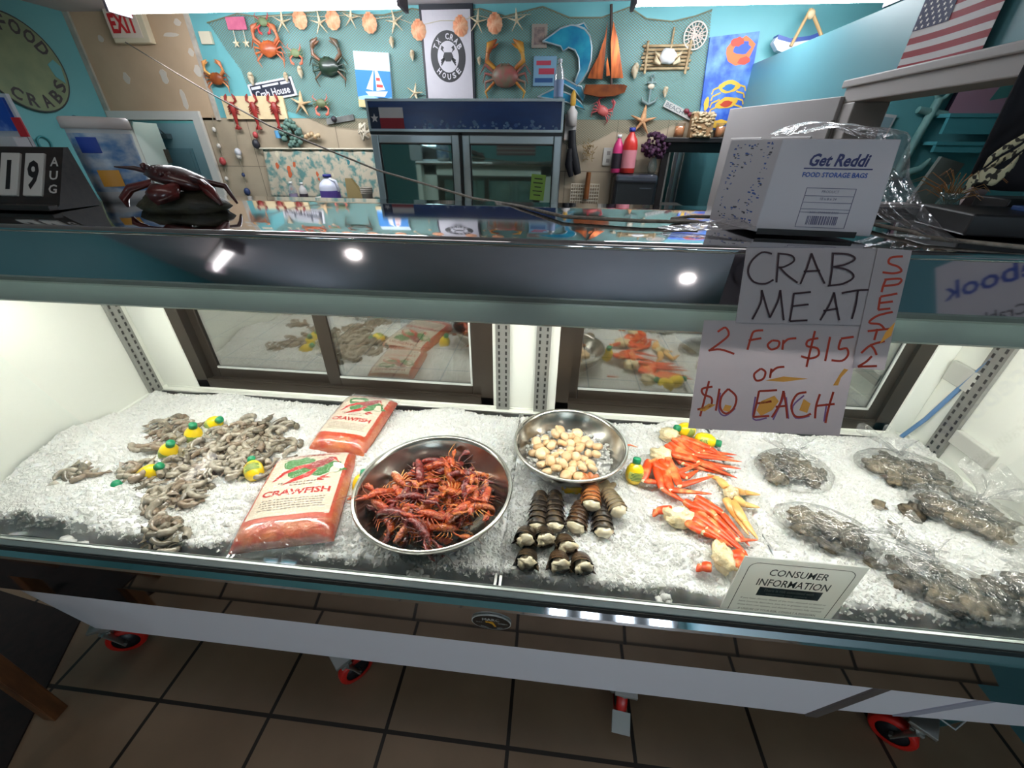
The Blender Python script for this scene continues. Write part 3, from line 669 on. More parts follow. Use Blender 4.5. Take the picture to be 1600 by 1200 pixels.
def crawfish(k, loc, rot, s):
    a, b = CRF[k]
    t = T('cooked_crawfish', 'x', 'crawfish', loc, rot)
    m = MB(); m.tube([(0,.046,.008),(0,.036,.011),(0,.02,.013),(0,.004,.013),(0,-.004,.012)], [.002,.0085,.0128,.0138,.0115], 8, 0, .9)
    m.obj('carapace', a, t)
    m = MB(); n = 13
    m.tube([(0, -.004-.030*math.sin(q/12*1.9)*1.1, .012-.016*(1-math.cos(q/12*1.9))) for q in range(n)], [(.0118-.0055*q/12)*(1+.13*math.sin(q*PI)) if q % 2 else (.0118-.0055*q/12)*1.14 for q in range(n)], 8, 0, .85)
    for q in (-1, -.4, .4, 1): m.ball((q*.009, -.034+abs(q)*.003, -.012), (.005,.009,.0015), 6, 4)
    m.obj('tail', a, t)
    for sx in (-1, 1):
        m = MB(); m.tube([(sx*.008,.028,.009),(sx*.020,.040,.010),(sx*.024,.052,.010)], [.002,.0035,.003], 6)
        m.tube([(sx*.024,.050,.010),(sx*.026,.062,.010),(sx*.022,.078,.009),(sx*.018,.088,.008)], [.004,.0095,.006,.0008], 7, 0, .7)
        m.tube([(sx*.028,.064,.010),(sx*.031,.076,.010),(sx*.024,.087,.009)], [.0045,.0036,.0006], 6)
        m.obj('claw', a, t)
    m = MB()
    for sx in (-1, 1):
        for q in range(4): m.tube([(sx*.008,.024-.008*q,.006),(sx*.022,.028-.012*q,.008),(sx*.030,.022-.016*q,-.004)], [.0022,.0018,.0008], 4, 0, 1, False)
    m.obj('legs', b, t)
    m = MB()
    for sx in (-1, 1): m.tube([(sx*.003,.046,.010),(sx*.012,.075,.018),(sx*.030,.10,.014),(sx*.044,.115,.006)], [.0011,.0009,.0007,.0004], 4, 0, 1, False)
    m.obj('antennae', b, t)
    t.scale = (s, s, s); return t
proto = [crawfish(k, (0,0,0), (0,0,0), 1) for k in range(3)]
rg = random.Random(5); used = [0,0,0]; spots = []
for q in range(50):
    for tr in range(40):
        a = rg.uniform(0, 6.28); rr = .145*math.sqrt(rg.random()); x, y = rr*math.cos(a), rr*math.sin(a)*.92-.008
        if all((x-p[0])**2+(y-p[1])**2 > .0009 for p in spots[-10:]): break
    spots.append((x, y))
    k = rg.choice((0, 0, 1, 1, 2, 2)); z = .637+.046*(q/50)+max(0, .052*((math.hypot(x, y)/.17)**2))*.5
    lab = ('maroon', 'red', 'orange')[k]+' cooked crawfish in the heap in the big steel bowl'
    o = proto[k] if not used[k] else dup(proto[k])
    used[k] = 1; o.location = (BOWL_A[0]+x, BOWL_A[1]+y, z); o.rotation_euler = (rg.uniform(-.5, .5), rg.uniform(-.8, .8), rg.uniform(0, 6.28)); s = rg.uniform(.88, 1.1); o.scale = (s, s, s)
    o['label'] = lab; o['group'] = ('maroon', 'red', 'orange')[k]+' crawfish in the steel bowl'
SCAL = [mat('scallop_%d' % i, c, .35, c2=c2, ns=40, sss=.2, coat=.3) for i, (c, c2) in enumerate(((S(232,200,156), S(216,176,130)), (S(236,212,174), S(222,188,144))))]
sm_ = []
for i in range(2):
    m = MB(); m.lathe([(0,-.009),(.012,-.0088),(.0165,-.005),(.0172,.001),(.0155,.007),(.010,.0095),(0,.0098)], 14); m.ball((.015,.0,0),(.006,.006,.006),6,5,0,.3,i); sm_.append(m.mesh('scallop', SCAL[i]))
for q in range(46):
    a = q*2.4; rr = .112*math.sqrt((q+.5)/46); x, y = rr*math.cos(a)-.012, rr*math.sin(a)-.004
    o = bpy.data.objects.new('scallop', sm_[q % 2]); COL.objects.link(o)
    o.location = (BOWL_B[0]+x, BOWL_B[1]+y, .655+.006*rg.random()+(.014 if rg.random() < .35 else 0)+.008*(rr/.11)); o.rotation_euler = (rg.uniform(-.7, .7), rg.uniform(-.7, .7), rg.uniform(0, 6.28)); s = rg.uniform(.85, 1.15); o.scale = (s, s, s)
    tag(o, 'pale raw scallop among those piled in the steel bowl', 'scallop', 'scallops in the steel bowl')
def ice_heap(c, r, z, n, seed, label, sx=0, sy=0):
    rr = random.Random(seed); m = MB()
    m.grid(lambda u, v: (c[0]+r*v*math.cos(2*PI*u), c[1]+r*v*math.sin(2*PI*u), z+.004*nz(u*7, v*7, 3, seed)), 24, 8)
    for k in range(n):
        a = rr.uniform(0, 6.28); q = r*math.sqrt(rr.random())
        m.ball((c[0]+q*math.cos(a), c[1]+q*math.sin(a), z+rr.uniform(0, .014)), (rr.uniform(.004,.009), rr.uniform(.004,.008), rr.uniform(.003,.006)), 5, 4, 0, .5, k)
    for i in range(len(m.sm)): m.sm[i] = False
    return tag(m.obj('crushed_ice', ICE2), label, 'ice', kind='stuff')
ice_heap(BOWL_B, .140, .650, 420, 4, 'crushed ice under and beside the scallops in the steel bowl', .8, -.6)

# ---------------------------------------------------------------- lobster tails
LOB = [mat('lobster_%s' % n, c, .3, c2=c2, ns=42, coat=.5, det=6, lo=.48, hi=.75, bump=.3, bs=70) for n, c, c2 in (('dark', S(34,28,24), S(112,88,56)), ('orange', S(176,96,42), S(206,150,92)), ('olive', S(120,104,76), S(164,146,112)), ('brown', S(66,42,28), S(120,86,52)))]
LEDGE = mat('lobster_shell_edge', S(84,66,44), .35, c2=S(44,34,26), ns=60)
LMEAT = mat('lobster_meat', S(222,206,168), .35, c2=S(236,226,200), ns=50, coat=.4, bump=.3, bs=60)
def lobster_tail(k, loc, rot, L_, label, fan=True, ring=False):
    t = T('lobster_tail', label, 'lobster tail', loc, rot, 'raw lobster tails on the ice')
    m = MB()
    for q in range(6):
        y0_ = L_/2-L_*q/6; y1_ = L_/2-L_*(q+1.25)/6; r0 = .0180+.0055*q/6; r1 = r0+.0042
        zc = .019+.004*math.sin((q+.5)/6*PI)
        m.tube([(0,y0_,zc),(0,(y0_+y1_)/2,zc+.001),(0,y1_,zc)], [r0*.84, r1*.98, r1*1.03], 16, 0, .85, False)
        m.tube([(0,y1_+.0015,zc),(0,y1_-.001,zc)], [r1*1.035, r1*1.02], 16, 1, .85, False)
        for sx in (-1, 1):
            y = (y0_+y1_)/2; r = r1
            m.add([(sx*r*.9,y+.006,.018),(sx*(r+.007),y-.008,.006),(sx*r*.9,y-.006,.016),(sx*r*.8,y,.006)], [(0,1,2),(0,3,1),(1,3,2)], False)
    m.obj('shell', [LOB[k], LEDGE], t)
    m = MB()
    if not ring: m.ball((0,-L_/2-.006,.020), (.0235,.016,.0195), 14, 10, 0, .35, L_*100)
    else: m.ball((0,-L_/2+.006,.020), (.018,.010,.016), 12, 8, 0, .3, L_*100)
    if ring: m.ball((.004,-L_/2-.004,.024), (.020,.009,.014), 14, 9, 0, .7, L_*37+loc[0]*9); m.ball((-.010,-L_/2-.006,.016), (.010,.007,.012), 9, 7, 0, .7, loc[0]*13)
    m.obj('meat', LMEAT, t)
    if fan:
        m = MB()
        for a in (-58, -28, 0, 28, 58):
            ca, sa = math.sin(R(a)), math.cos(R(a)); c = Vector((ca*.026, L_/2+sa*.024, .018))
            m.M = Matrix.Translation(c) @ Matrix.Rotation(-R(a), 4, 'Z'); m.ball((0,0,0), (.0115,.024,.0028), 9, 6); m.M = None
        m.obj('tail_fan', LOB[k], t)
    return t
def LT(k, p0, p1, dz, label, fan=True, pitch=0, L_=None, ring=False):
    d = Vector((p0[0]-p1[0], p0[1]-p1[1])); c = ((p0[0]+p1[0])/2, (p0[1]+p1[1])/2)
    lobster_tail(k, (c[0], c[1], ice_h(*c)+dz), (R(pitch), 0, math.atan2(d.y, d.x)-PI/2), L_ or d.length, label, fan, ring)
LT(0, (0.008, 0.846), (0.004, 0.729), .004, 'left one of two dark lobster tails lying side by side', False)
LT(0, (0.049, 0.85), (0.049, 0.734), .004, 'right one of two dark lobster tails lying side by side', False)
LT(3, (0.125, 0.814), (0.107, 0.736), .000, 'brown lobster tail under the orange one, cream meat towards the front', False)
LT(0, (0.181, 0.832), (0.178, 0.727), .000, 'dark banded lobster tail right of the brown one, with cream end', False)
LT(1, (0.152, 0.872), (0.149, 0.793), .028, 'orange lobster tail with spread fan lying on top of the others', True)
LT(2, (0.195, 0.851), (0.219, 0.783), .018, 'olive grey lobster tail with a fan, leaning right on top', True)
LT(0, (-0.025, 0.693), (-0.027, 0.653), .004, 'dark lobster tail end with cream ring, front left of the tails', False, -32, .06, True)
LT(0, (0.022, 0.698), (0.023, 0.659), .004, 'dark lobster tail end with curled cream meat, second in the front row', False, -32, .06, True)
LT(3, (0.076, 0.688), (0.08, 0.658), -.006, 'small brown lobster tail end half buried in front of the brown tail', False, -30, .05, True)
LT(0, (-0.017, 0.629), (-0.019, 0.607), -.006, 'lobster tail end nearest the front, at the pan seam', False, -30, .05, True)
LT(3, (0.061, 0.63), (0.061, 0.605), -.004, 'reddish brown lobster tail end buried in the front row', False, -30, .05, True)
LT(3, (0.116, 0.632), (0.117, 0.608), -.004, 'reddish brown lobster tail end, rightmost of the buried front row', False, -30, .05, True)

# ---------------------------------------------------------------- snow crab clusters
CRO = mat('crab_shell_orange', S(222,72,14), .34, c2=S(238,160,96), ns=34, coat=.10, lo=.5, hi=.72, bump=.15, bs=60)
CRY = mat('crab_shell_golden', S(216,150,70), .3, c2=S(238,196,120), ns=24, coat=.12)
CRS = mat('crab_shoulder', S(240,228,190), .4, c2=S(226,202,150), ns=60, bump=.6, bs=90, coat=.2)
def crab_cluster(sh, r, legs, dz, label, m_leg=None):
    x, y = sh; z = ice_h(x, y)+dz
    t = T('crab_cluster', label, 'crab legs', (x, y, z), (0,0,0), 'snow crab clusters on the ice')
    m = MB(); m.ball((0,0,.012), (r[0], r[1], .022), 18, 12, 0, .55, x*10); m.ball((r[0]*.4,r[1]*.2,.016), (r[0]*.5,r[1]*.5,.018), 12, 8, 0, .5, 3); m.obj('shoulder', CRS, t)
    for i, lg in enumerate(legs):
        pts = []
        for j, p in enumerate(lg):
            hz = max(ice_h(*p)+.011+.004*((i*7) % 3), z+.006 if j == 0 else 0)+dz*(.8 if j < 2 else .5)
            pts.append(Vector((p[0]-x, p[1]-y, hz-z)))
        m = MB()
        for j in range(len(pts)-1):
            a, b = pts[j], pts[j+1]; last = j == len(pts)-2
            R0 = (.0145, .0108, .007, .005)[j]; d = b-a
            if last and j: q = [a, a+d*.12, a+d*.45, a+d*.85, b]; rs = [R0*.8, R0, R0*.75, R0*.4, .0012]
            else: q = [a, a+d*.1, a+d*.5, a+d*.9, b]; rs = [R0*.7, R0*.95, R0*1.05, R0*.9, R0*.75]
            m.tube(q, rs, 8, 0, .62)
        lo = m.obj('leg', m_leg or CRO, t)
        m = MB()
        for j in range(1, len(pts)-1): m.ball(tuple(pts[j]), (.0085,.0085,.006), 8, 6, 0, .2, j)
        if len(pts) > 2: m.obj('joint', CRS, lo)
crab_cluster((0.451, 1.166), (.035,.026), [[(0.426, 1.103),(0.46, 1.02),(0.614, 0.993)],[(0.441, 1.115),(0.474, 1.037),(0.64, 1.017)],[(0.458, 1.131),(0.499, 1.059),(0.655, 1.051)],[(0.474, 1.143),(0.526, 1.081),(0.646, 1.082)],[(0.485, 1.151),(0.573, 1.113),(0.605, 1.084)],[(0.453, 1.093),(0.505, 1.022),(0.615, 0.977)],[(0.452, 1.14),(0.547, 1.097),(0.662, 1.103)]], .012, 'crab leg cluster furthest back, legs swept right under the paper sign')
crab_cluster((0.393, 1.047), (.036,.026), [[(0.363, 1.004),(0.369, 0.901),(0.432, 0.848)],[(0.384, 1.006),(0.392, 0.893),(0.497, 0.87)],[(0.407, 1.017),(0.419, 0.906),(0.532, 0.956)],[(0.423, 1.038),(0.502, 1.034),(0.586, 1.002)],[(0.346, 0.999),(0.317, 0.927),(0.408, 0.921)],[(0.355, 0.982),(0.412, 0.954),(0.53, 1.025)],[(0.393, 0.992),(0.45, 0.953),(0.5, 0.992)]], .022, 'crab leg cluster beside the standing lemon bottle, thick orange legs in front')
crab_cluster((0.386, 0.792), (.042,.030), [[(0.415, 0.846),(0.469, 0.802),(0.529, 0.699)],[(0.42, 0.809),(0.477, 0.747),(0.528, 0.688)],[(0.402, 0.768),(0.429, 0.73),(0.476, 0.72)],[(0.375, 0.811),(0.337, 0.814),(0.322, 0.794)],[(0.428, 0.829),(0.484, 0.817),(0.522, 0.732),(0.576, 0.738)],[(0.445, 0.849),(0.487, 0.803),(0.52, 0.736)],[(0.452, 0.865),(0.513, 0.82),(0.55, 0.72)],[(0.419, 0.783),(0.447, 0.752),(0.499, 0.703)]], .016, 'crab leg cluster with round pale shoulder facing up, in the middle of the legs')
crab_cluster((0.461, 0.666), (.026,.040), [[(0.476, 0.7),(0.471, 0.723),(0.5, 0.734)],[(0.476, 0.664),(0.516, 0.69),(0.515, 0.712)],[(0.475, 0.645),(0.516, 0.672),(0.526, 0.698)],[(0.423, 0.633),(0.404, 0.639),(0.389, 0.627)]], .010, 'crab leg cluster at the front, pale shoulder just left of the consumer card')
crab_cluster((0.557, 0.886), (.020,.020), [[(0.56, 0.874),(0.59, 0.861),(0.631, 0.856)],[(0.572, 0.898),(0.614, 0.923),(0.649, 0.901)],[(0.55, 0.856),(0.562, 0.794),(0.576, 0.738)],[(0.553, 0.906),(0.55, 0.953),(0.523, 0.978)],[(0.535, 0.864),(0.551, 0.81),(0.559, 0.752)]], .012, 'slim golden crab leg cluster to the right, by the pan seam', CRY)
o = MB().tube([(0,0,.004),(.03,.004,.006),(.055,-.002,.004)], [.005,.004,.0015], 7, 0, .6).obj('crab_claw_tip', CRO); x, y = (0.28, 1.114); o.location = (x, y, ice_h(x, y)); tag(o, 'small loose red crab leg tip lying right of the scallop bowl', 'crab leg')

# ---------------------------------------------------------------- oysters, loose and bagged
OYS = [mat('oyster_%d' % i, c, .5, c2=c2, ns=38, bump=.8, bs=70, det=8) for i, (c, c2) in enumerate(((S(74,66,54), S(150,136,110)), (S(104,88,66), S(54,48,42)), (S(146,130,102), S(84,74,60))))]
om = []
for i in range(3):
    m = MB(); m.ball((0,0,.010), (.036,.026,.013), 16, 10, 0, .75, i*2+1); m.ball((.006,0,.015), (.026,.018,.009), 12, 8, 0, .8, i+5); om.append(m.mesh('oyster', OYS[i]))
def oyster(x, y, z, rz, s, label, group=None, k=0, tilt=(0,0)):
    o = bpy.data.objects.new('oyster', om[k]); COL.objects.link(o); o.location = (x, y, z); o.rotation_euler = (tilt[0], tilt[1], rz); o.scale = (s, s, s); return tag(o, label, 'oyster', group)
def loose(p, s, rz, k, label, tx=0): oyster(p[0], p[1], ice_h(*p), rz, s, label, None, k, (tx, 0))
loose((1.07, 0.906), 1.05, .3, 1, 'largest loose oyster, dark and round, by the right bags', .5)
loose((0.967, 0.817), .9, 1.4, 2, 'loose brown oyster standing on end between the bags', .7)
loose((0.996, 0.92), .6, .9, 2, 'small loose brown oyster furthest back between the bags')
loose((1.005, 0.765), .55, 2.6, 1, 'small orange brown loose oyster behind the front bag')
loose((0.846, 0.715), .55, 2.4, 0, 'small loose oyster at the tip of the knotted middle bag')
loose((0.862, 0.823), .4, 2.0, 0, 'tiny loose oyster fragment above the middle bag')
OBAG = clear('oyster_bag_plastic', (.97,.97,.96,1), .10, .8, .07, bump=1.0, bs=30, haze=.02)
FILM = clear('loose_film', (.98,.98,.98,1), .12, .85, .06, bump=1.0, bs=34, haze=.05)
def oyster_bag(p, a, b, rz, n, seed, knot, label, inside):
    r2 = random.Random(seed); x, y = p; z = ice_h(x, y)-.006
    t = T('oyster_bag', label, 'bag of oysters', (x, y, z), (0, 0, rz), 'clear bags of oysters on the ice')
    m = MB(); H = .045
    def f(u, v):
        th = 2*PI*u; ph = PI*(v-.5); c_ = math.cos(ph)**.6 if math.cos(ph) > 0 else 0
        w = 1+.07*nz(math.cos(th)*2, math.sin(th)*2, 1.5, seed)+.012*math.sin(th*23+v*5)
        return (a*1.06*c_*math.cos(th)*w, b*1.08*c_*math.sin(th)*w, .024+H*math.sin(ph)*(.95 if v > .5 else .55))
    m.grid(f, 56, 18); m.obj('bag', OBAG, t)
    kx, ky, kl = knot
    m = MB()
    m.grid(lambda u, v: (kx+kl[0]*v+(.010+.055*v**1.5)*math.cos(2*PI*u)*(1+.4*math.sin(6*PI*u)), ky+kl[1]*v+(.010+.05*v**1.5)*math.sin(2*PI*u)*(1+.4*math.cos(10*PI*u)), .062+kl[2]*v+.010*math.sin(12*PI*u)*v), 40, 8)
    m.ball((kx, ky, .062), (.010,.010,.008), 8, 6); m.obj('knotted_end', FILM, t)
    ca, sa = math.cos(rz), math.sin(rz)
    for k in range(n):
        q = math.sqrt((k+.5)/n)*.76; th = k*2.4+seed; lx, ly = a*q*math.cos(th), b*q*math.sin(th)
        oyster(x+lx*ca-ly*sa, y+lx*sa+ly*ca, z+.010+(.024 if k % 3 == 1 and q < .6 else .004*r2.random()), r2.uniform(0, 6.28), r2.uniform(.78, 1.02), inside, inside+' group', k % 3, (r2.uniform(-.3, .3), r2.uniform(-.3, .3)))
oyster_bag((0.802, 1.026), .105, .085, 0, 12, 1, (-.01,.03,(.01,.03,.03)), 'round bag of oysters alone at the left, nearest the crab legs', 'dark oyster inside the round bag nearest the crab legs')
oyster_bag((0.776, 0.792), .115, .062, -.45, 11, 2, (.06,.0,(.08,-.01,.012)), 'flat bag of oysters above the consumer card, knot pointing right', 'pale oyster inside the flat bag above the consumer card')
oyster_bag((1.16, 1.066), .13, .075, -.3, 12, 3, (-.02,.03,(-.03,.03,.03)), 'hazy bag of oysters furthest back on the right side', 'oyster inside the hazy bag furthest back')
oyster_bag((1.2, 0.89), .125, .082, -.55, 14, 4, (.02,.05,(.02,.04,.05)), 'puffy bag of oysters against the right end wall', 'oyster inside the puffy bag against the end wall')
oyster_bag((0.963, 0.661), .135, .066, -.42, 14, 5, (-.02,.035,(-.05,.04,.03)), 'large bag of oysters at the front, right of the consumer card', 'oyster inside the large front bag')
oyster_bag((1.11, 0.631), .07, .05, -.3, 5, 6, (.0,.02,(.02,.02,.02)), 'half buried bag of oysters at the right edge of the ice', 'oyster inside the half buried bag')

# ---------------------------------------------------------------- signs on and in the case
PAPER = mat('sign_paper', S(198,192,196), .7, transl=.45, bump=.08, bs=12)
sg = T('handwritten_sign', 'large hand lettered paper sign for crab meat taped over the canopy and glass', 'sign', (0, .866, 1.352), (-math.atan2(.206, .344), 0, 0))
def sheet(pts, y, lab=None):
    m = MB(); m.plate(pts, y-.0006, y); return m.obj('paper_sheet', PAPER, sg, lab)
sheet([(0.3831,-0.0051),(0.6343,0.0016),(0.6057,-0.1487),(0.371,-0.1548)], -.004, 'top sheet lettered in black')
sheet([(0.625,0.0013),(0.6868,-0.0017),(0.6505,-0.2341),(0.5918,-0.2325)], -.006, 'narrow side strip with red letters')
sheet([(0.3112,-0.1524),(0.61,-0.1422),(0.5796,-0.3669),(0.2928,-0.3715)], -.002, 'lower sheet with red prices')
INK = P(44, 22, 34, .5); RINK = P(164, 52, 30, .5); PINK_ = P(120, 86, 140, .5); OST = mat('orange_stain', S(226,160,70), .6)
def hand(strokes, w, mt, y):
    m = MB()
    for st in strokes:
        p = st
        if len(st) > 2:   # round the pen stroke
            p = []
            for i in range(len(st)-1):
                a, b, c, d = st[max(i-1, 0)], st[i], st[i+1], st[min(i+2, len(st)-1)]
                for q in range(4):
                    t = q/4
                    p.append(tuple(.5*((2*b[k])+(-a[k]+c[k])*t+(2*a[k]-5*b[k]+4*c[k]-d[k])*t*t+(-a[k]+3*b[k]-3*c[k]+d[k])*t**3) for k in (0, 1)))
            p.append(st[-1])
        m.stroke(p, w, y)
    return m.obj('hand_lettering', mt, sg)
hand([
 [(0.4312,-0.0161),(0.4118,-0.0141),(0.3936,-0.0318),(0.3885,-0.0544),(0.4003,-0.0728),(0.4219,-0.0756),(0.4372,-0.0669)],
 [(0.4439,-0.0144),(0.4434,-0.0434),(0.443,-0.0725)],[(0.4418,-0.0149),(0.4674,-0.0181),(0.4731,-0.029),(0.456,-0.0408),(0.4451,-0.0425)],[(0.4476,-0.0424),(0.4612,-0.0562),(0.4824,-0.0714)],
 [(0.4876,-0.0739),(0.4983,-0.0415),(0.505,-0.0128)],[(0.505,-0.0128),(0.5172,-0.0408),(0.5328,-0.0712)],[(0.4924,-0.0488),(0.5229,-0.0459)],
 [(0.5447,-0.0124),(0.5445,-0.0442),(0.5421,-0.0735)],[(0.5426,-0.0116),(0.5717,-0.0124),(0.5855,-0.0207),(0.5688,-0.0323),(0.5462,-0.038)],[(0.5483,-0.0379),(0.5735,-0.0432),(0.5851,-0.056),(0.5668,-0.0699),(0.5388,-0.075)],
 [(0.4017,-0.1473),(0.4156,-0.1139),(0.4162,-0.0883)],[(0.4162,-0.0883),(0.4267,-0.1202),(0.4348,-0.1422)],[(0.4348,-0.1422),(0.4474,-0.1103),(0.4511,-0.0869)],[(0.4511,-0.0869),(0.4564,-0.1189),(0.461,-0.1463)],
 [(0.4769,-0.0921),(0.4754,-0.118),(0.4721,-0.1476)],[(0.4769,-0.093),(0.5083,-0.0886)],[(0.4742,-0.1181),(0.5055,-0.1131)],[(0.4721,-0.1476),(0.5052,-0.1443)],
 [(0.5287,-0.1432),(0.5443,-0.1106),(0.5512,-0.0873)],[(0.5512,-0.0873),(0.557,-0.1144),(0.5636,-0.1415)],[(0.5334,-0.1243),(0.5602,-0.1187)],
 [(0.565,-0.0885),(0.5924,-0.0821),(0.6218,-0.0796)],[(0.5944,-0.082),(0.592,-0.1107),(0.5866,-0.1378)]], .0036, INK, -.0062)
hand([
 [(0.3385,-0.1747),(0.3527,-0.1654),(0.36,-0.1795),(0.3449,-0.196),(0.3233,-0.2139)],[(0.3233,-0.213),(0.3457,-0.2095),(0.3731,-0.2171)],
 [(0.4252,-0.1673),(0.4082,-0.1703),(0.4026,-0.1841),(0.3975,-0.2077)],[(0.3986,-0.1888),(0.4227,-0.1831)],
 [(0.4434,-0.1865),(0.4354,-0.1959),(0.4423,-0.2045),(0.4548,-0.1993),(0.4563,-0.1881),(0.4434,-0.1865)],[(0.4645,-0.1845),(0.4636,-0.2042)],[(0.4641,-0.1922),(0.4729,-0.1828),(0.4884,-0.1798)],
 [(0.5294,-0.1777),(0.5109,-0.1831),(0.5094,-0.1943),(0.5285,-0.1977),(0.5314,-0.2109),(0.5172,-0.2183),(0.4993,-0.2148)],[(0.5223,-0.1639),(0.5161,-0.2006),(0.5106,-0.2355)],
 [(0.5509,-0.174),(0.5446,-0.2221)],[(0.5711,-0.1778),(0.5681,-0.197),(0.5825,-0.1949),(0.5857,-0.2079),(0.5756,-0.2195),(0.5561,-0.2197)],[(0.571,-0.1765),(0.5943,-0.1718)],
 ], .0042, RINK, -.0030)
hand([ [(0.4254,-0.2435),(0.4133,-0.2554),(0.4183,-0.2677),(0.4309,-0.2633),(0.4343,-0.2497),(0.4254,-0.2435)],[(0.4454,-0.2423),(0.4435,-0.2612)],[(0.4438,-0.2514),(0.4551,-0.2404),(0.4694,-0.2374)],
 ], .0042, RINK, -.0030)
hand([ [(0.335,-0.2848),(0.3156,-0.2905),(0.3185,-0.3017),(0.3341,-0.3075),(0.3329,-0.3234),(0.3085,-0.3327)],[(0.3278,-0.2739),(0.3212,-0.3106),(0.3145,-0.3459)],
 [(0.3487,-0.288),(0.3443,-0.3326)],[(0.3656,-0.2875),(0.3535,-0.304),(0.3527,-0.3267),(0.3642,-0.3372),(0.3786,-0.325),(0.3816,-0.3023),(0.3656,-0.2875)],
 ], .0042, RINK, -.0030)
hand([ [(0.4246,-0.2879),(0.421,-0.3133),(0.4166,-0.3414)],[(0.4246,-0.2884),(0.4585,-0.2845)],[(0.421,-0.3133),(0.4492,-0.307)],[(0.4174,-0.3404),(0.4467,-0.3363)],
 [(0.4516,-0.3391),(0.4656,-0.3104),(0.4705,-0.2851)],[(0.4705,-0.2851),(0.4762,-0.3098),(0.4809,-0.3389)],[(0.4575,-0.3177),(0.4773,-0.3141)],
 [(0.5135,-0.2851),(0.4962,-0.2907),(0.487,-0.3135),(0.4945,-0.3331),(0.5113,-0.3333),(0.5244,-0.3267)],
 [(0.5388,-0.2871),(0.5331,-0.3106),(0.5325,-0.3354)],[(0.5635,-0.2812),(0.5562,-0.3135),(0.5522,-0.3434)],[(0.5323,-0.3111),(0.567,-0.3048)]], .0042, RINK, -.0030)
hand([
 [(0.671,-0.0135),(0.65,-0.0163),(0.6466,-0.0274),(0.6632,-0.0334),(0.6698,-0.0419),(0.6558,-0.0467),(0.6362,-0.0453)],
 [(0.6431,-0.059),(0.639,-0.0714),(0.6368,-0.0838)],[(0.6403,-0.0596),(0.6694,-0.0567),(0.6652,-0.0673),(0.6402,-0.0714)],
 [(0.6349,-0.0935),(0.6327,-0.1181)],[(0.6349,-0.0926),(0.6654,-0.0852)],[(0.634,-0.1049),(0.6582,-0.1008)],[(0.6323,-0.1182),(0.6545,-0.1145)],
 [(0.659,-0.1209),(0.6321,-0.1296),(0.6178,-0.1434),(0.6372,-0.146),(0.6467,-0.1552)],
 [(0.6336,-0.1549),(0.6288,-0.1771)],[(0.6159,-0.1602),(0.6613,-0.1527)],
 [(0.6069,-0.2033),(0.6232,-0.187),(0.6481,-0.1779)],[(0.6232,-0.187),(0.6298,-0.1946),(0.635,-0.2057)],[(0.6265,-0.2079),(0.6169,-0.2194),(0.6023,-0.2299)],[(0.6023,-0.2299),(0.637,-0.2267)]], .0042, RINK, -.0068)
hand([[(0.4185,-0.3),(0.4168,-0.3441),(0.4423,-0.3406)],[(0.4544,-0.3434),(0.4684,-0.3067),(0.4732,-0.2885)],[(0.4763,-0.2972),(0.4834,-0.3396)],[(0.5097,-0.2916),(0.49,-0.3142),(0.4964,-0.337),(0.5222,-0.3317)],[(0.5524,-0.3049),(0.5495,-0.3405)],[(0.3509,-0.296),(0.3504,-0.3313),(0.3631,-0.3414),(0.3812,-0.3257)]], .003, PINK_, -.0028)
hand([[(0.6118,-0.2021),(0.6142,-0.1734),(0.6588,-0.1668)],[(0.6034,-0.2268),(0.6209,-0.217)]], .003, PINK_, -.0064)
def blob(pts, y): m = MB(); m.plate(pts, y-.0002, y); m.obj('ink_stain', OST, sg)
blob([(0.4218,-0.3267),(0.4292,-0.3083),(0.4541,-0.2955),(0.4632,-0.3061),(0.4516,-0.3247),(0.431,-0.3373)], -.0028)
blob([(0.5022,-0.3214),(0.5093,-0.2987),(0.5224,-0.3068),(0.5172,-0.3258)], -.0028)
blob([(0.3573,-0.3309),(0.3618,-0.3193),(0.374,-0.3208),(0.3705,-0.3336)], -.0028)
blob([(0.5619,-0.2689),(0.5731,-0.2461),(0.5807,-0.2347),(0.5882,-0.2365),(0.5755,-0.2526),(0.5711,-0.2683)], -.0028)
blob([(0.4353,-0.2666),(0.4688,-0.2566),(0.5153,-0.2584),(0.4694,-0.2673)], -.0028)
blob([(0.6394,-0.1831),(0.6483,-0.1608),(0.6646,-0.1403),(0.6588,-0.1668)], -.0068)
blob([(0.3094,-0.334),(0.3304,-0.3191),(0.3436,-0.3205),(0.3227,-0.3354)], -.0028)

ci = T('consumer_card', 'grey framed consumer information card standing on ice behind the front glass', 'sign', (0, .548, 0), (R(-4), 0, 0))
ci.location = (0, .555, .04); ci.rotation_euler = (0, 0, 0); ci.location.z = 0
c0, c1 = (0.426, 0.8), (0.662, 0.82); zb = .604
q0, q1 = (0.459, 0.607), (0.729, 0.621)
hw = (c1[0]-c0[0])/2; cxm = (c0[0]+c1[0])/2; ctop = (c0[1]+c1[1])/2
ci.location = (cxm, .555, zb); H = ctop-zb
MB().box(-hw, hw, 0, .003, 0, H).obj('card_panel', mat('frosted_card', S(228,230,226), .5, transl=.6), ci)
m = MB(); w2 = hw*.87; fr = []
def rr(x, z0, z1, r): return [(-x,z0),(-x,z1-r)]+[(-x+r-r*math.cos(a), z1-r+r*math.sin(a)) for a in (.4, .8, 1.2)]+[(-x+r,z1),(x-r,z1)]+[(x-r+r*math.sin(a), z1-r+r*math.cos(a)) for a in (.4, .8, 1.2)]+[(x,z1-r),(x,z0)]
m.stroke(rr(w2, 0, H*.93, .018), .0016, -.0006)
m.text('CONSUMER', 0, H*.80, H*.105, -.0006, 0, w=hw*.98, b=.010); m.text('INFORMATION', 0, H*.635, H*.115, -.0006, 0, w=hw*1.22, b=.010)
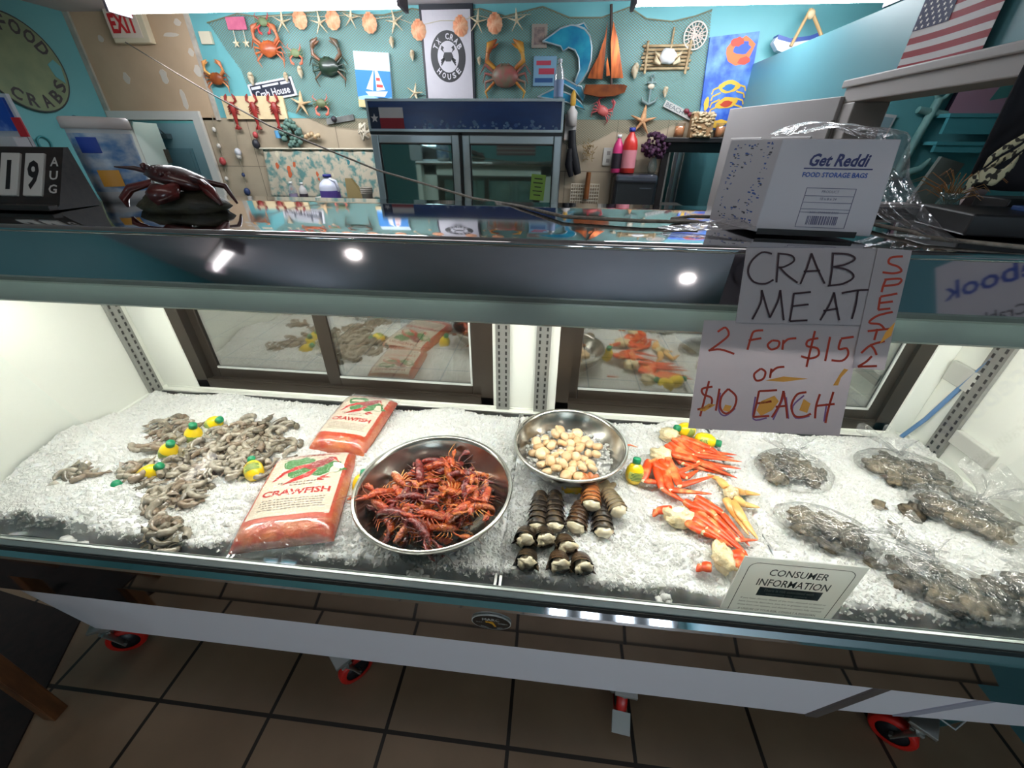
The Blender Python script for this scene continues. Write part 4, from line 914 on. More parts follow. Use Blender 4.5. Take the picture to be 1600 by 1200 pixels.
m.add([(-hw*.52,-.0006,H*.41),(hw*.56,-.0006,H*.41),(hw*.56,-.0006,H*.555),(-hw*.52,-.0006,H*.555)], [(0,1,2,3)])
m.text('If you have chronic illness of the liver, stomach or blood or', 0, H*.345, H*.034, -.0006, 0, w=hw*1.5)
m.text('have immune disorders, you are at greater risk of serious', 0, H*.285, H*.034, -.0006, 0, w=hw*1.5)
m.text('illness from raw oysters, and should eat oysters fully cooked.', 0, H*.225, H*.034, -.0006, 0, w=hw*1.5)
m.text('IF UNSURE OF YOUR RISK, CONSULT A PHYSICIAN.', 0, H*.15, H*.04, -.0006, 0, w=hw*1.4)
m.text('There is risk associated with', 0, H*.51, H*.045, -.0009, 1, w=hw*.86); m.text('consuming raw oysters.', 0, H*.445, H*.045, -.0009, 1, w=hw*.72)
m.obj('card_print', [P(40, 42, 44), P(150, 150, 146)], ci)

# ---------------------------------------------------------------- things on the mirror top
ZT = 1.355
# box of storage bags in a clear plastic bag
fl, frr, bl = (0.434, 0.99), (0.663, 0.967), (0.382, 1.128)
bw = math.hypot(frr[0]-fl[0], frr[1]-fl[1]); rzb = math.atan2(frr[1]-fl[1], frr[0]-fl[0]); BH, BD = .182, .165
bx = T('carton_of_bags', 'white carton of food storage bags wrapped in clear plastic on the case top', 'box', (fl[0]+.014, fl[1], ZT), (0, 0, rzb))
CARD = mat('white_carton', S(196,190,196), .55, bump=.06, bs=14); NAVY = P(36, 38, 96, .5); BLUE = P(40, 78, 158, .5)
def taper(mm):
    mm.v = [(p[0]*(1-.09*max(p[2], 0)/BH), p[1], p[2]) for p in mm.v]; return mm
SHR_ = Matrix(((1,-.38,0,0),(0,1,0,0),(0,0,1,0),(0,0,0,1)))
m = MB(); m.M = SHR_; m.box(0, bw, 0, BD, .004, BH); taper(m).obj('carton', CARD, bx, bevel=.002)
m = MB(); m.text('Get Reddi', bw*.54, BH*.80, BH*.125, -.0008, 0, w=bw*.50, sl=.22, b=.03); m.text('FOOD STORAGE BAGS', bw*.54, BH*.655, BH*.05, -.0008, 1, w=bw*.55, b=.025)
m.box(bw*.26, bw*.84, -.0008, 0, BH*.71, BH*.722, 0)
taper(m).obj('carton_print', [NAVY, BLUE], bx)
m = MB(); x0, x1, z0, z1 = bw*.34, bw*.76, BH*.10, BH*.52
for z in (z0, z0+.055*BH*3, BH*.30, BH*.37, BH*.44, z1): m.box(x0, x1, -.0007, 0, z-.0005, z+.0005)
for x in (x0, x1): m.box(x-.0005, x+.0005, -.0007, 0, z0, z1)
m.text('PRODUCT', (x0+x1)/2, BH*.485, BH*.028, -.0008, 0); m.text('10 x 8 x 24', (x0+x1)/2, BH*.41, BH*.028, -.0008, 0); m.text('BOX / STORAGE BAGS', (x0+x1)/2, BH*.265, BH*.022, -.0008, 0)
r2 = random.Random(2); x = x0+bw*.08
while x < x1-bw*.08:
    w = r2.choice((.0012, .002, .003)); m.box(x, x+w, -.0008, 0, BH*.13, BH*.225); x += w+r2.choice((.0012, .0022))
taper(m).obj('carton_label', P(96, 92, 120, .5), bx)
m = MB(); m.M = SHR_; r2 = random.Random(8)
for k in range(9):
    for j in range(3):
        y = BD*(.2+.27*j); z = BH*(.92-.1*k)
        for q in range(7):
            a = y+r2.uniform(-.016, .016); b_ = z+r2.uniform(-.007, .007); w, h = r2.uniform(.002, .009), r2.uniform(.001, .0035)
            m.box(-.0008, 0, a, a+w, b_, b_+h, r2.choice((0, 0, 1)))
taper(m).obj('side_print', [BLUE, P(70, 70, 84)], bx)
m = MB(); m.box(.004, bw-.03, -.0025, .0, -.0, .012); m.obj('base_shadow_strip', P(18, 16, 18), bx)  # shadow at the foot of the carton, drawn as a black strip
FILM2 = clear('carton_film', (.96,.95,.96,1), .14, .85, .10, bump=1.0, bs=14, haze=.16, hc=(.85,.8,.8,1))
m = MB()
def wrap(u, v):   # sheet over the carton top, falling down its right side and flaring onto the case top
    s = v*1.0; y = -.03+u*(BD+.06)
    wob = .006*nz(u*6, v*8, 1, 3)
    if s < .35: x = bw*.86*(.15+s/.35*.87)-.3*y*0; z = BH+.010+.026*math.sin(s/.35*PI)*(.4+.6*u)+wob
    else:
        t = (s-.35)/.65; x = bw*(.88+.13*t)+.012+.115*t**2.2+wob; z = (BH+.006)*(1-t**.8)+.004+.006*abs(math.sin(u*14+t*4))
        y += (.5-u)*.03*(1-t)-.045*t*(1-u)
    return (x, y, max(z, .003))
m.grid(wrap, 34, 44); m.obj('plastic_bag', FILM2, bx)
m = MB(); m.grid(lambda u, v: (-.20*v+.01*math.sin(u*9)*v, -.010+.10*u*(1-.35*v)-.02*v, .002+.022*(1-v)**2*(.4+u)+.003*math.sin(u*17+v*6)**2), 18, 14); m.obj('bag_skirt', FILM2, bx)
m = MB(); m.tube([(bw+.02,-.012,.012),(bw+.05,-.035,.014),(bw+.09,-.03,.010)], [.002,.003,.002], 6); m.obj('bag_fold', FILM2, bx)
# long cord from the exit sign down to the case top
cp = [(p[0], y, p[1]) for y, p in ((4.12, (-3.801, 2.259)), (3.2, (-2.487, 1.832)), (2.7, (-1.755, 1.611)), (2.1, (-0.866, 1.412)), (1.65, (-0.315, 1.345)))]
e1, e2, e3 = (0.023, 1.121), (0.213, 1.082), (0.354, 1.086); e4, e5 = (0.785, 0.971), (0.918, 0.899)
z1 = 1.362
cord = [*cp, (*(-0.109, 1.321), 1.361), (*e1, z1), (*e2, z1), (*e3, z1), (.30, 1.13, z1), (.36, 1.18, z1), (.62, 1.20, z1), (.78, 1.12, z1), (.80, 1.02, z1), (*e4, z1-.002), (*e5, z1-.004), (1.36, .93, 1.357)]
tag(MB().tube(cord, .0045, 7).obj('cord', mat('grey_cord', S(150,140,128), .7, c2=S(120,110,100), ns=90)), 'long slack grey cord from the exit sign down across the case top', 'cord')
# tear-off block calendar
kx0, kx1 = -1.80, (-1.371, 1.088)[0]
cal = T('block_calendar', 'dark wooden perpetual calendar showing nine and AUG, at the left on the case top', 'calendar', (kx1, 1.08, ZT))
DWOOD = mat('dark_wood', S(44,36,34), .45, c2=S(30,25,24), ns=10, st=(1,8,8))
KH = .150
MB().sweepx([(-.028,0),(-.012,.012),(.072,KH),(.084,KH),(.10,0)], kx0-kx1, 0).obj('stand', DWOOD, cal, bevel=.002)
CR = Matrix.Translation((.012,-.013,.012)) @ Matrix.Rotation(-math.atan2(.084, KH-.012), 4, 'X')
for cx_, tx in ((-.092, '9'), (-.168, '1')):
    m = MB(); m.M = CR; m.box(cx_-.029, cx_+.029, -.005, .003, .022, .142); o = m.obj('number_tile', P(196,192,186,.6), cal, bevel=.002)
    m = MB(); m.M = CR; m.text(tx, cx_, .080, .082, -.0055, 0, w=.036 if tx == '9' else .014, b=.03)
    e = MB()
    m.obj('numeral', P(20, 18, 22), o)
m = MB(); m.M = CR
for i, ch in enumerate('AUG'): m.text(ch, -.034, .120-.038*i, .025, -.001, 0, w=.026, b=.02)
m.obj('month_lettering', P(190, 186, 182), cal)
m = MB(); m.box(kx0-kx1, .004, -.045, -.02, 0, .014); m.obj('ledge', DWOOD, cal, bevel=.002)
# tub with a printed wrap behind the calendar
tb = T('plastic_tub', 'tall white tub with blue cloud wrap standing behind the calendar', 'tub', (-1.40, 1.30, ZT))
m = MB(); m.lathe([(0,0),(.088,0),(.092,.02),(.098,.20),(.10,.205)], 32); m.obj('tub_body', P(206, 206, 208, .35), tb)
m = MB(); m.lathe([(.0935,.03),(.0985,.185)], 32); wr = m.obj('printed_wrap', mat('cloud_print', S(60,120,180), .35, c2=S(190,200,210), ns=14, st=(1,1,2.2)), tb)
m = MB(); m.lathe([(.10,.196),(.106,.198),(.106,.222),(.100,.226),(0,.226)], 32); m.obj('lid', P(206, 194, 190, .4), tb)
m = MB(); m.M = Matrix.Rotation(.55, 4, 'Z'); m.grid(lambda u, v: (.0998*math.sin((u-.5)*.7), -.0998*math.cos((u-.5)*.7), .045+.045*v), 8, 6); m.obj('wrap_badge', P(224, 160, 60), wr)
m = MB(); m.M = Matrix.Rotation(.3, 4, 'Z'); m.grid(lambda u, v: (.0998*math.sin((u-.5)*.7), -.0998*math.cos((u-.5)*.7), .135+.04*v), 8, 6); m.obj('wrap_patch', P(24, 62, 160), wr)
# blue leaflet holder behind the calendar
lf = T('leaflet_holder', 'white holder with a blue sky leaflet at the far left behind the calendar', 'holder', (-1.715, 1.285, ZT))
MB().box(-.09, .055, .02, .03, 0, .285).obj('back_plate', P(186, 190, 196, .3), lf)
MB().box(-.085, .045, .012, .02, .19, .275).obj('blue_leaflet', mat('sky_leaflet', S(22,72,170), .4, c2=S(150,180,224), ns=18, lo=.5, hi=.8), lf)
MB().box(-.09, .055, -.02, .02, 0, .175).obj('white_tray', P(206, 206, 210, .3), lf, bevel=.003)
m = MB(); m.box(.046, .075, .008, .012, .175, .225); m.obj('red_tag', P(190, 30, 44, .4), lf)
# mounted crab on a rock
tb.scale = (.76, .76, 1)
rk = T('crab_figurine', 'dark red crab figurine perched on an olive rock on the case top', 'figurine', (-1.045, 1.125, ZT))
m = MB(); m.ball((0,0,.012), (.142,.075,.042), 24, 12, 0, .25, 4); m.obj('rock', mat('olive_rock', S(66,64,44), .55, c2=S(40,38,30), ns=14, bump=.4, bs=30), rk)
DCR = mat('dark_red_crab', S(74,26,24), .3, c2=S(48,18,22), ns=18, coat=.5); RCL = mat('red_brown_claw', S(112,34,30), .3, c2=S(66,24,22), ns=20, coat=.5)
m = MB(); m.M = Matrix.Translation((.01,0,.085)) @ Matrix.Rotation(R(14), 4, 'Y'); m.ball((0,0,0), (.092,.055,.026), 20, 10, 0, .2, 2)
for q in range(9): m.ball((-.08+.018*q, -.045+abs(q-4)*.006, .010), (.008,.010,.010), 6, 5, 0, .3, q)
m.obj('carapace', DCR, rk)
def limb(nm, pts, rs, mt=DCR): m = MB(); m.tube(pts, rs, 8, 0, .8); m.obj(nm, mt, rk)
limb('claw', [(.03,-.035,.07),(.045,-.075,.055),(.01,-.092,.05),(-.02,-.085,.052)], [.012,.026,.034,.012], RCL)
limb('claw', [(-.05,-.03,.075),(-.11,-.05,.06),(-.135,-.06,.035),(-.15,-.045,.012)], [.010,.015,.014,.005], RCL)
limb('leg', [(-.06,.02,.09),(-.12,.0,.108),(-.165,-.02,.112)], [.011,.008,.002])
limb('leg', [(.07,-.02,.085),(.115,-.04,.08),(.14,-.05,.072)], [.010,.008,.002])
limb('leg', [(.08,.0,.075),(.12,-.02,.052),(.15,-.03,.02)], [.014,.018,.006], RCL)
limb('leg', [(.05,.04,.075),(.11,.06,.06),(.14,.05,.015)], [.012,.010,.004])
limb('leg', [(-.05,.045,.08),(-.10,.07,.07),(-.12,.06,.02)], [.012,.009,.004])
rk.scale = (.9, .9, .95)
# right end of the top: tray, black boxes, vase with dried grass and a ribbon
o = MB().slab([(-.12,-.035),(.10,-.01),(.11,.03),(-.12,.05)], .0, .008).obj('white_tray', P(190, 184, 184, .5)); o.location = (1.02, 1.40, ZT+.02)
tag(o, 'flat white card lying behind the plastic bag on the case top', 'card')
o = MB().box(-.10, .09, -.03, .04, 0, .0195).obj('black_case', P(24, 22, 24, .5), bevel=.003); o.location = (1.0, 1.40, ZT); tag(o, 'thin black box under the white card on the case top', 'box')
BLK = mat('black_plastic', S(20,18,22), .4)
bb = T('black_tray_box', 'long low black box at the right end of the case top', 'box', (1.12, 1.10, ZT), (0, 0, R(-10)))
MB().box(-.19, .24, -.10, .10, 0, .045).obj('box_body', BLK, bb, bevel=.004)
MB().box(-.05, .02, -.02, .03, .045, .055).obj('blue_clip', P(46, 84, 150, .4), bb, bevel=.002)
o = MB().box(-.10, .12, -.05, .05, 0, .058).obj('black_box', BLK, bevel=.003); o.location = (1.27, 1.30, ZT); tag(o, 'small black box behind the long low black box, at the right edge', 'box')
vs_ = T('vase_of_dried_grass', 'green glass vase of dried grass with a black and cream plaid bow', 'vase', (1.03, 1.255, ZT))
m = MB(); m.lathe([(.022,0),(.030,.004),(.026,.03),(.020,.055),(.026,.07),(.024,.07),(.018,.055)], 20); m.obj('glass_vase', clear('green_glass', (.45,.62,.6,1), .12, .7, .05, haze=.25, hc=(.25,.4,.4,1)), vs_)
m = MB(); r2 = random.Random(4)
for k in range(46):
    a = r2.uniform(0, 6.28); t_ = r2.uniform(.02, .075); h = r2.uniform(.07, .125)
    m.tube([(0,0,.03), (t_*.4*math.cos(a), t_*.4*math.sin(a), h*.8), (t_*math.cos(a), t_*math.sin(a), h), (t_*1.35*math.cos(a), t_*1.35*math.sin(a), h*.86)], [.0014,.0012,.0010,.0004], 4, 0, 1, False)
m.obj('dried_grass', mat('dried_grass', S(112,104,66), .7, c2=S(176,104,48), ns=9), vs_)
PLA = mat('plaid_ribbon', S(206,196,160), .7, c2=S(52,46,40), ns=70, lo=.52, hi=.56, det=1)
m = MB()
m.grid(lambda u, v: (-.005+.085*u, -.03-.01*math.sin(u*PI), .105+.05*u-.035*v+.012*math.sin(u*7)), 10, 4)
m.grid(lambda u, v: (.03+.105*u, -.01, .150+.115*u-.022*v+.004*math.sin(u*9)), 10, 3)
m.grid(lambda u, v: (.045+.085*u, .0, .125+.090*u-.018*v+.004*math.sin(u*8)), 10, 3)
m.obj('plaid_bow', PLA, vs_, solid=.002)
o = MB().box(-.035, .035, 0, .012, 0, .145).obj('grey_board', mat('grey_green_board', S(112,124,120), .6)); o.location = (1.075, 1.405, ZT); o.rotation_euler = (0, R(14), 0); tag(o, 'grey green board leaning behind the dried grass vase', 'board')
o = MB().box(-.022, .022, 0, .02, 0, .12).obj('pale_board', P(176, 158, 158, .6)); o.location = (1.205, 1.405, ZT); o.rotation_euler = (0, R(14), 0); tag(o, 'pale pink board standing at the right end behind the plaid bow', 'board')
# black apron hanging at the right
ap = T('black_apron', 'black cloth apron hanging at the right edge in front of the doorway', 'apron', (1.09, 1.30, 1.44))
m = MB(); m.grid(lambda u, v: (.40*u-.012*v, .018*math.sin(u*13+v*2)*(1-.6*v)-.01*u, .62*v-.012*math.sin(u*6)*(1-v)), 26, 16); m.obj('cloth', mat('black_cloth', S(16,15,24), .85), ap, solid=.006)
m = MB(); m.tube([(.05,0,.61),(.2,0,.80),(.36,0,.61)], .006, 6); m.tube([(.2,0,.80),(.2,0,1.04)], .003, 6); m.obj('neck_strap', P(20,20,26), ap)
# floor things: chair corner at the left, teal bucket and grey bin at the right
CHW = mat('chair_wood', S(116,72,40), .5, c2=S(84,50,28), ns=8, st=(6,6,1)); CHD = mat('dark_chair_seat', S(44,28,22), .6, c2=S(32,20,16), ns=6)
ch = T('wooden_chair', 'dark wooden chair whose leg shows at the lower left beside the display case', 'chair', (-1.60, .22, 0))
MB().box(-.31, .17, -.22, .18, .40, .45).obj('seat', CHD, ch, bevel=.01)
for x, y in ((.155,.165),(.155,-.19),(-.27,.165),(-.27,-.19)): MB().box(x-.02, x+.02, y-.02, y+.02, 0, .402).obj('leg', CHW, ch, bevel=.003)
o = MB().slab([(-2.3,.74),(-1.66,.655),(-1.445,.257),(-1.25,-.2),(-2.3,-.2)], 0, .006).obj('floor_mat', mat('dark_mat', S(40,28,24), .9, c2=S(30,22,20), ns=30)); tag(o, 'dark brown floor mat in the lower left corner', 'mat')
bk = T('teal_bucket', 'teal plastic bucket on the floor under the right end of the case', 'bucket', (1.27, .70, 0))
MB().lathe([(0,.0),(.065,0),(.085,.125),(.09,.13),(.082,.125),(.06,.01),(0,.01)], 24).obj('bucket_body', P(20, 104, 112, .35), bk)
m = MB(); m.tube([(-.086,0,.12),(-.07,-.05,.075),(0,-.088,.05),(.07,-.05,.075),(.086,0,.12)], .003, 6); m.obj('bucket_handle', P(190,190,190,.3), bk)

# ---------------------------------------------------------------- glass-door fridge by the back wall
fr = T('drinks_fridge', 'two door glass fridge with blue lit header and flag panel against the back wall', 'fridge', (0, 3.39, 0))
FX0, FX1 = -1.405, .02
FB = P(70, 76, 82, .4); FSIL = mat('fridge_aluminium', S(176,186,190), .3, .7); FDK = P(24, 26, 30, .4)
MB().box(FX0, FX1, .03, .78, 0, 1.80).obj('cabinet', FB, fr)
h0, h1 = 1.602, 1.80
m = MB(); m.box(FX0, FX1, -.03, .03, h0, h0+.016); m.box(FX0, FX1, -.03, .03, h1-.016, h1); m.box(FX0, FX0+.016, -.03, .03, h0+.016, h1-.016); m.box(FX1-.016, FX1, -.03, .03, h0+.016, h1-.016); m.obj('header_frame', FSIL, fr)
hd = MB().box(FX0+.016, FX1-.016, -.018, .03, h0+.016, h1-.016).obj('header_panel', mat('ocean_print', S(16,52,116), .25, c2=S(20,66,136), ns=2, st=(1,1,4)), fr)
m = MB(); r2 = random.Random(6)
for k in range(60):
    x = r2.uniform(FX0+.33, FX1-.04); z = h0+.02+abs(r2.gauss(0, .022)); r = r2.uniform(.008, .02)
    if z+r > h0+.09: continue
    n = r2.choice((6, 7, 9)); m.add([(x+r*math.cos(6.283*q/n)*r2.uniform(.6,1.1), -.0186-.00001*k, z+r*.8*math.sin(6.283*q/n)*r2.uniform(.6,1.1)) for q in range(n)], [tuple(range(n))], False, r2.choice((0, 0, 1, 2)))
hp = m.obj('reef_print', [P(70,110,160,.3), P(110,140,176,.3), P(40,84,150,.3)], hd); hp['kind'] = 'stuff'
fa0, fa1 = FX0+.012, FX0+.268
m = MB(); y = -.022
m.box(fa0, fa0+.078, y, -.018, h0+.018, h0+.146, 0); m.box(fa0+.078, fa1, y, -.018, h0+.082, h0+.146, 1); m.box(fa0+.078, fa1, y, -.018, h0+.018, h0+.082, 2)
def star(cx, cz, r, k=.42): return [((r if q % 2 == 0 else r*k)*math.sin(PI*q/5)+cx, (r if q % 2 == 0 else r*k)*math.cos(PI*q/5)+cz) for q in range(10)]
m.plate(star(fa0+.039, h0+.080, .030), y-.001, y, 1); m.obj('state_flag', [P(14, 36, 66), P(196, 196, 200), P(140, 22, 40)], hd)
FGL = mat('fridge_glass', S(18,34,36), .03, 0, coat=1.0, spec=1.0)
FGL2 = mat('fridge_door_glass', S(136,160,154), .04, .85)
xm = (FX0+FX1)/2-.03
for a, b in ((FX0+.004, xm-.012), (xm+.012, FX1-.004)):
    m = MB(); z0, z1 = .12, h0-.02; w = .055
    m.box(a, a+w, -.03, .02, z0, z1); m.box(b-w, b, -.03, .02, z0, z1); m.box(a+w, b-w, -.03, .02, z1-w, z1); m.box(a+w, b-w, -.03, .02, z0, z0+w)
    d = m.obj('fridge_door', FSIL, fr, bevel=.006)
    MB().box(a+w, b-w, -.012, -.004, z0+w, z1-w).obj('door_glass', FGL2, d)
    m = MB(); m.box(a+w, a+w+.008, -.02, .0, z0+w, z1-w); m.box(b-w-.008, b-w, -.02, .0, z0+w, z1-w); m.box(a+w, b-w, -.02, 0, z1-w-.008, z1-w); m.obj('door_seal', FDK, d)
MB().box(xm-.012, xm+.012, -.02, .03, .1, h0).obj('door_mullion', FDK, fr)
MB().box(FX0, FX1, -.02, .03, h0-.02, h0).obj('vent_strip', FDK, fr)
NP = (-0.144, 1.247)
m = MB(); m.M = Matrix.Translation((NP[0], -.0135, NP[1])) @ Matrix.Rotation(R(4), 4, 'Y'); m.box(-.054, .054, -.001, 0, -.088, .088, 0)
for k, w in enumerate((.05, .06, .04, .06, .045)): m.box(-w*.6, w*.6, -.0016, -.001, .055-.028*k, .063-.028*k, 1)
nt_ = m.obj('green_note', [P(150, 196, 96, .7), P(50, 64, 40)]); nt_.location = (0, 3.39, 0); tag(nt_, 'light green note stuck on the right fridge door', 'note')
# flag on the front wall, mirrored in the fridge doors
def us_flag(t, w, h, wave):
    def q(x, z, e=0): return (x, wave*math.sin(x*9+z*3)*(1-z/h*.3)-e, z)
    m = MB()
    for k in range(13):
        m.grid(lambda u, v: q(w*u, h*(k+v)/13), 24, 1, 0 if k % 2 == 0 else 1)
    m.obj('flag_stripes', [P(150, 26, 44, .7), P(206, 200, 200, .7)], t)
    m = MB(); m.grid(lambda u, v: q(w*.42*u, h*(6+7*v)/13, .0015), 12, 5, 0); c = m.obj('flag_canton', P(40, 46, 84, .7), t)
    m = MB()
    for r in range(9):
        for k in range(6 if r % 2 == 0 else 5):
            x = w*.42*((k+.5+(0 if r % 2 == 0 else .5))/6); z = h*(6+7*(r+.5)/9)/13
            m.add([q(px, pz, .0028) for px, pz in star(x, z, h*.026)], [tuple(range(10))])
    m.obj('flag_stars', P(210, 206, 206), c)
t = T('wall_flag', 'american flag on the front wall, seen mirrored in the right fridge door', 'flag', (-.50, -3.19, 1.34), (0, 0, PI)); us_flag(t, .85, .46, .006)
# flag on the partition: hangs from its canton edge
t = T('wall_flag', 'american flag hung on the partition above the doorway', 'flag', (1.475, 2.40, 1.815), (0, 0, -PI/2)); us_flag(t, .43, .30, .012)

# ---------------------------------------------------------------- netting and wall ornaments
YW = 4.195
NETM = bpy.data.materials.new('fishing_net'); NETM.use_nodes = True
nt = NETM.node_tree; N = nt.nodes; L = nt.links; b_ = N['Principled BSDF']; b_.inputs['Base Color'].default_value = S(120,124,104); b_.inputs['Roughness'].default_value = .9
tc = N.new('ShaderNodeTexCoord'); sx = N.new('ShaderNodeSeparateXYZ'); L.new(tc.outputs['Object'], sx.inputs[0]); mxs = []
for sgn in (1, -1):
    a = N.new('ShaderNodeMath'); a.operation = 'MULTIPLY_ADD'; L.new(sx.outputs['Z'], a.inputs[0]); a.inputs[1].default_value = 1.5*sgn; L.new(sx.outputs['X'], a.inputs[2])
    p = N.new('ShaderNodeMath'); p.operation = 'PINGPONG'; L.new(a.outputs[0], p.inputs[0]); p.inputs[1].default_value = .013
    q = N.new('ShaderNodeMath'); q.operation = 'LESS_THAN'; L.new(p.outputs[0], q.inputs[0]); q.inputs[1].default_value = .0030; mxs.append(q)
mm = N.new('ShaderNodeMath'); mm.operation = 'MAXIMUM'; L.new(mxs[0].outputs[0], mm.inputs[0]); L.new(mxs[1].outputs[0], mm.inputs[1]); L.new(mm.outputs[0], b_.inputs['Alpha'])
net = T('fishing_net', 'large grey fishing net draped in scallops across the turquoise back wall', 'net', (0, YW+.002, 0))
NT = [(-3.041, 2.392),(-2.915, 2.415),(-2.748, 2.446),(-2.594, 2.428),(-2.366, 2.433),(-2.111, 2.446),(-1.913, 2.467),(-1.703, 2.425),(-1.486, 2.422),(-1.241, 2.458),(-1.007, 2.416),(-0.692, 2.45),(-0.487, 2.402),(-0.193, 2.455),(0.022, 2.388),(0.272, 2.385),(0.475, 2.442),(0.618, 2.374),(0.816, 2.356),(0.978, 2.384),(1.097, 2.419)]
NB = [(-3.022, 2.367),(-2.948, 2.227),(-2.85, 2.072),(-2.811, 1.887),(-2.622, 1.801),(-2.39, 1.743),(-2.162, 1.665),(-1.859, 1.637),(-1.551, 1.648),(-1.307, 1.674),(-1.067, 1.7),(-0.775, 1.701),(-0.486, 1.702),(-0.142, 1.632),(0.095, 1.512),(0.29, 1.553),(0.476, 1.636),(0.703, 1.595),(0.908, 1.662),(1.081, 1.728),(1.192, 1.728)]
def lerp(A, t): i = min(int(t*(len(A)-1)), len(A)-2); f = t*(len(A)-1)-i; return (A[i][0]*(1-f)+A[i+1][0]*f, A[i][1]*(1-f)+A[i+1][1]*f)
def nf(u, v):
    a, b = lerp(NT, u), lerp(NB, u); return (a[0]*(1-v)+b[0]*v, -.006+.006*math.sin(u*31+v*4)*math.sin(v*5), a[1]*(1-v)+b[1]*v)
m = MB(); m.grid(nf, 100, 14); m.obj('netting', NETM, net)
m = MB(); m.tube([(p[0], -.008, p[1]) for p in NT], .005, 5); m.obj('head_rope', P(128, 130, 108, .9), net)
def at(p, y=0): return (p[0], YW-y, p[1])
# string of starfish and shells
m = MB(); m.tube([at(p, .03) for p in ((-2.6, 2.412),(-2.34, 2.425),(-2.189, 2.423),(-2.019, 2.413),(-1.909, 2.412),(-1.752, 2.425),(-1.6, 2.392),(-1.392, 2.405),(-1.2, 2.348),(-1.01, 2.377),(-0.841, 2.375),(-0.709, 2.405),(-0.569, 2.38),(-0.394, 2.401),(-0.282, 2.407))], .0022, 5)
tag(m.obj('garland_cord', P(200, 190, 160, .8)), 'thin cord strung along the net top carrying starfish and shells', 'cord')
SAND = mat('starfish_sand', S(224,212,184), .7, c2=S(196,176,140), ns=40, bump=.6, bs=90)
SANDP = mat('starfish_tan', S(206,160,116), .7, c2=S(176,124,84), ns=30, bump=.6, bs=80)
SHELLP = mat('shell_peach', S(226,138,96), .55, c2=S(238,188,150), ns=24, bump=.4, bs=60)
SHELLW = mat('shell_cream', S(206,196,170), .5, c2=S(170,150,120), ns=30)
def starfish(p, s, ang, label, mt=None, fat=.22, y=.03):
    m = MB()
    for k in range(5):
        a = R(ang)+k*2*PI/5; d = Vector((math.sin(a), 0, math.cos(a)))
        m.tube([Vector((0,0,0)), d*s*.4, d*s*.8, d*s], [s*fat*1.25, s*fat*.85, s*fat*.5, s*fat*.12], 8, 0, .6)
    m.ball((0,0,0), (s*fat*1.3, s*fat*.8, s*fat*1.3), 10, 6)
    o = m.obj('starfish', mt or SAND); o.location = at(p, y); return tag(o, label, 'starfish')
for p, s, a, l in (((-2.353, 2.385),.085,6,'white starfish at the left end of the net garland'),((-2.029, 2.373),.085,-4,'white starfish second from the left on the garland'),((-1.757, 2.402),.075,10,'white starfish third from the left on the garland'),((-1.391, 2.374),.082,-12,'white starfish left of the framed banner top corner'),((-0.71, 2.366),.080,8,'white starfish just right of the banner on the garland'),((-0.394, 2.37),.078,-6,'white starfish at the right end of the garland, near the dolphin')):
    starfish(p, s, a, l, None, .13)
def scallop_shell(p, r, label, mt=None, y=.03):
    m = MB(); n = 40
    ring = lambda k: r*(1+.035*math.cos(k*2*PI/n*11))
    for j in range(6):
        pass
    m.grid(lambda u, v: (ring(u*n)*v*math.sin(2*PI*u), -.022*(1-v*v)-.002*math.cos(u*2*PI*11)*v, ring(u*n)*v*math.cos(2*PI*u)*1.05), 60, 6)
    m.grid(lambda u, v: (ring(u*n)*v*math.sin(-2*PI*u), .002, ring(u*n)*v*math.cos(-2*PI*u)*1.05), 60, 2)
    m.box(-r*.3, r*.3, -.006, .002, r*.92, r*1.12)
    o = m.obj('scallop_shell', mt or SHELLP); o.location = at(p, y); return tag(o, label, 'shell')
for p, l in (((-2.196, 2.399),'peach scallop shell leftmost on the garland'),((-1.913, 2.392),'peach scallop shell second from the left on the garland'),((-1.604, 2.368),'peach scallop shell above the sailboat painting'),((-1.198, 2.32),'peach scallop shell over the left corner of the banner'),((-0.849, 2.34),'peach scallop shell over the right corner of the banner'),((-0.57, 2.353),'peach scallop shell rightmost on the garland')):
    scallop_shell(p, .062, l)
# crabs
def crab(p, w, body, claw, label, up=1, ang=0, legs=True, name='wall_crab', y=.02, spot=None):
    t = T(name, label, 'crab ornament', at(p, y), (0, R(ang), 0)); s = w
    m = MB(); m.ball((0,-.01,0), (s*.27, s*.10, s*.19), 16, 10, 0, .15, w*30)
    for k in (-1, 1): m.ball((k*s*.07,-s*.09,s*.17*up), (s*.022,)*3, 6, 5)
    m.obj('shell', body, t)
    for k in (-1, 1):
        m = MB(); m.tube([(k*s*.2,-.01,s*.12*up),(k*s*.36,-.015,s*.24*up),(k*s*.34,-.02,s*.36*up)], [s*.035,s*.05,s*.04], 8)
        m.tube([(k*s*.34,-.02,s*.36*up),(k*s*.30,-.02,s*.47*up),(k*s*.16,-.02,s*.56*up)], [s*.045,s*.075,s*.012], 8); m.tube([(k*s*.28,-.02,s*.43*up),(k*s*.2,-.02,s*.46*up),(k*s*.13,-.02,s*.5*up)], [s*.03,s*.028,s*.008], 6)
        m.obj('claw', claw, t)
        if legs:
            for j in range(4):
                a = (.12, -.02, -.16, -.32)[j]
                m = MB(); m.tube([(k*s*.22,-.008,(.05-.05*j)*s*up),(k*s*.40,-.02,(a+.06)*s*up),(k*s*(.52-.06*j),-.004,(a-.10)*s*up)], [s*.030,s*.026,s*.006], 6); m.obj('leg', body if j < 3 else claw, t)
    return t
crab((-2.528, 2.211), .30, mat('rust_crab', S(196,104,52), .4, c2=S(160,70,34), ns=14, coat=.3), mat('rust_claw', S(206,124,84), .4, c2=S(176,84,50), ns=12), 'large rust orange crab on the net, above the lobster board')
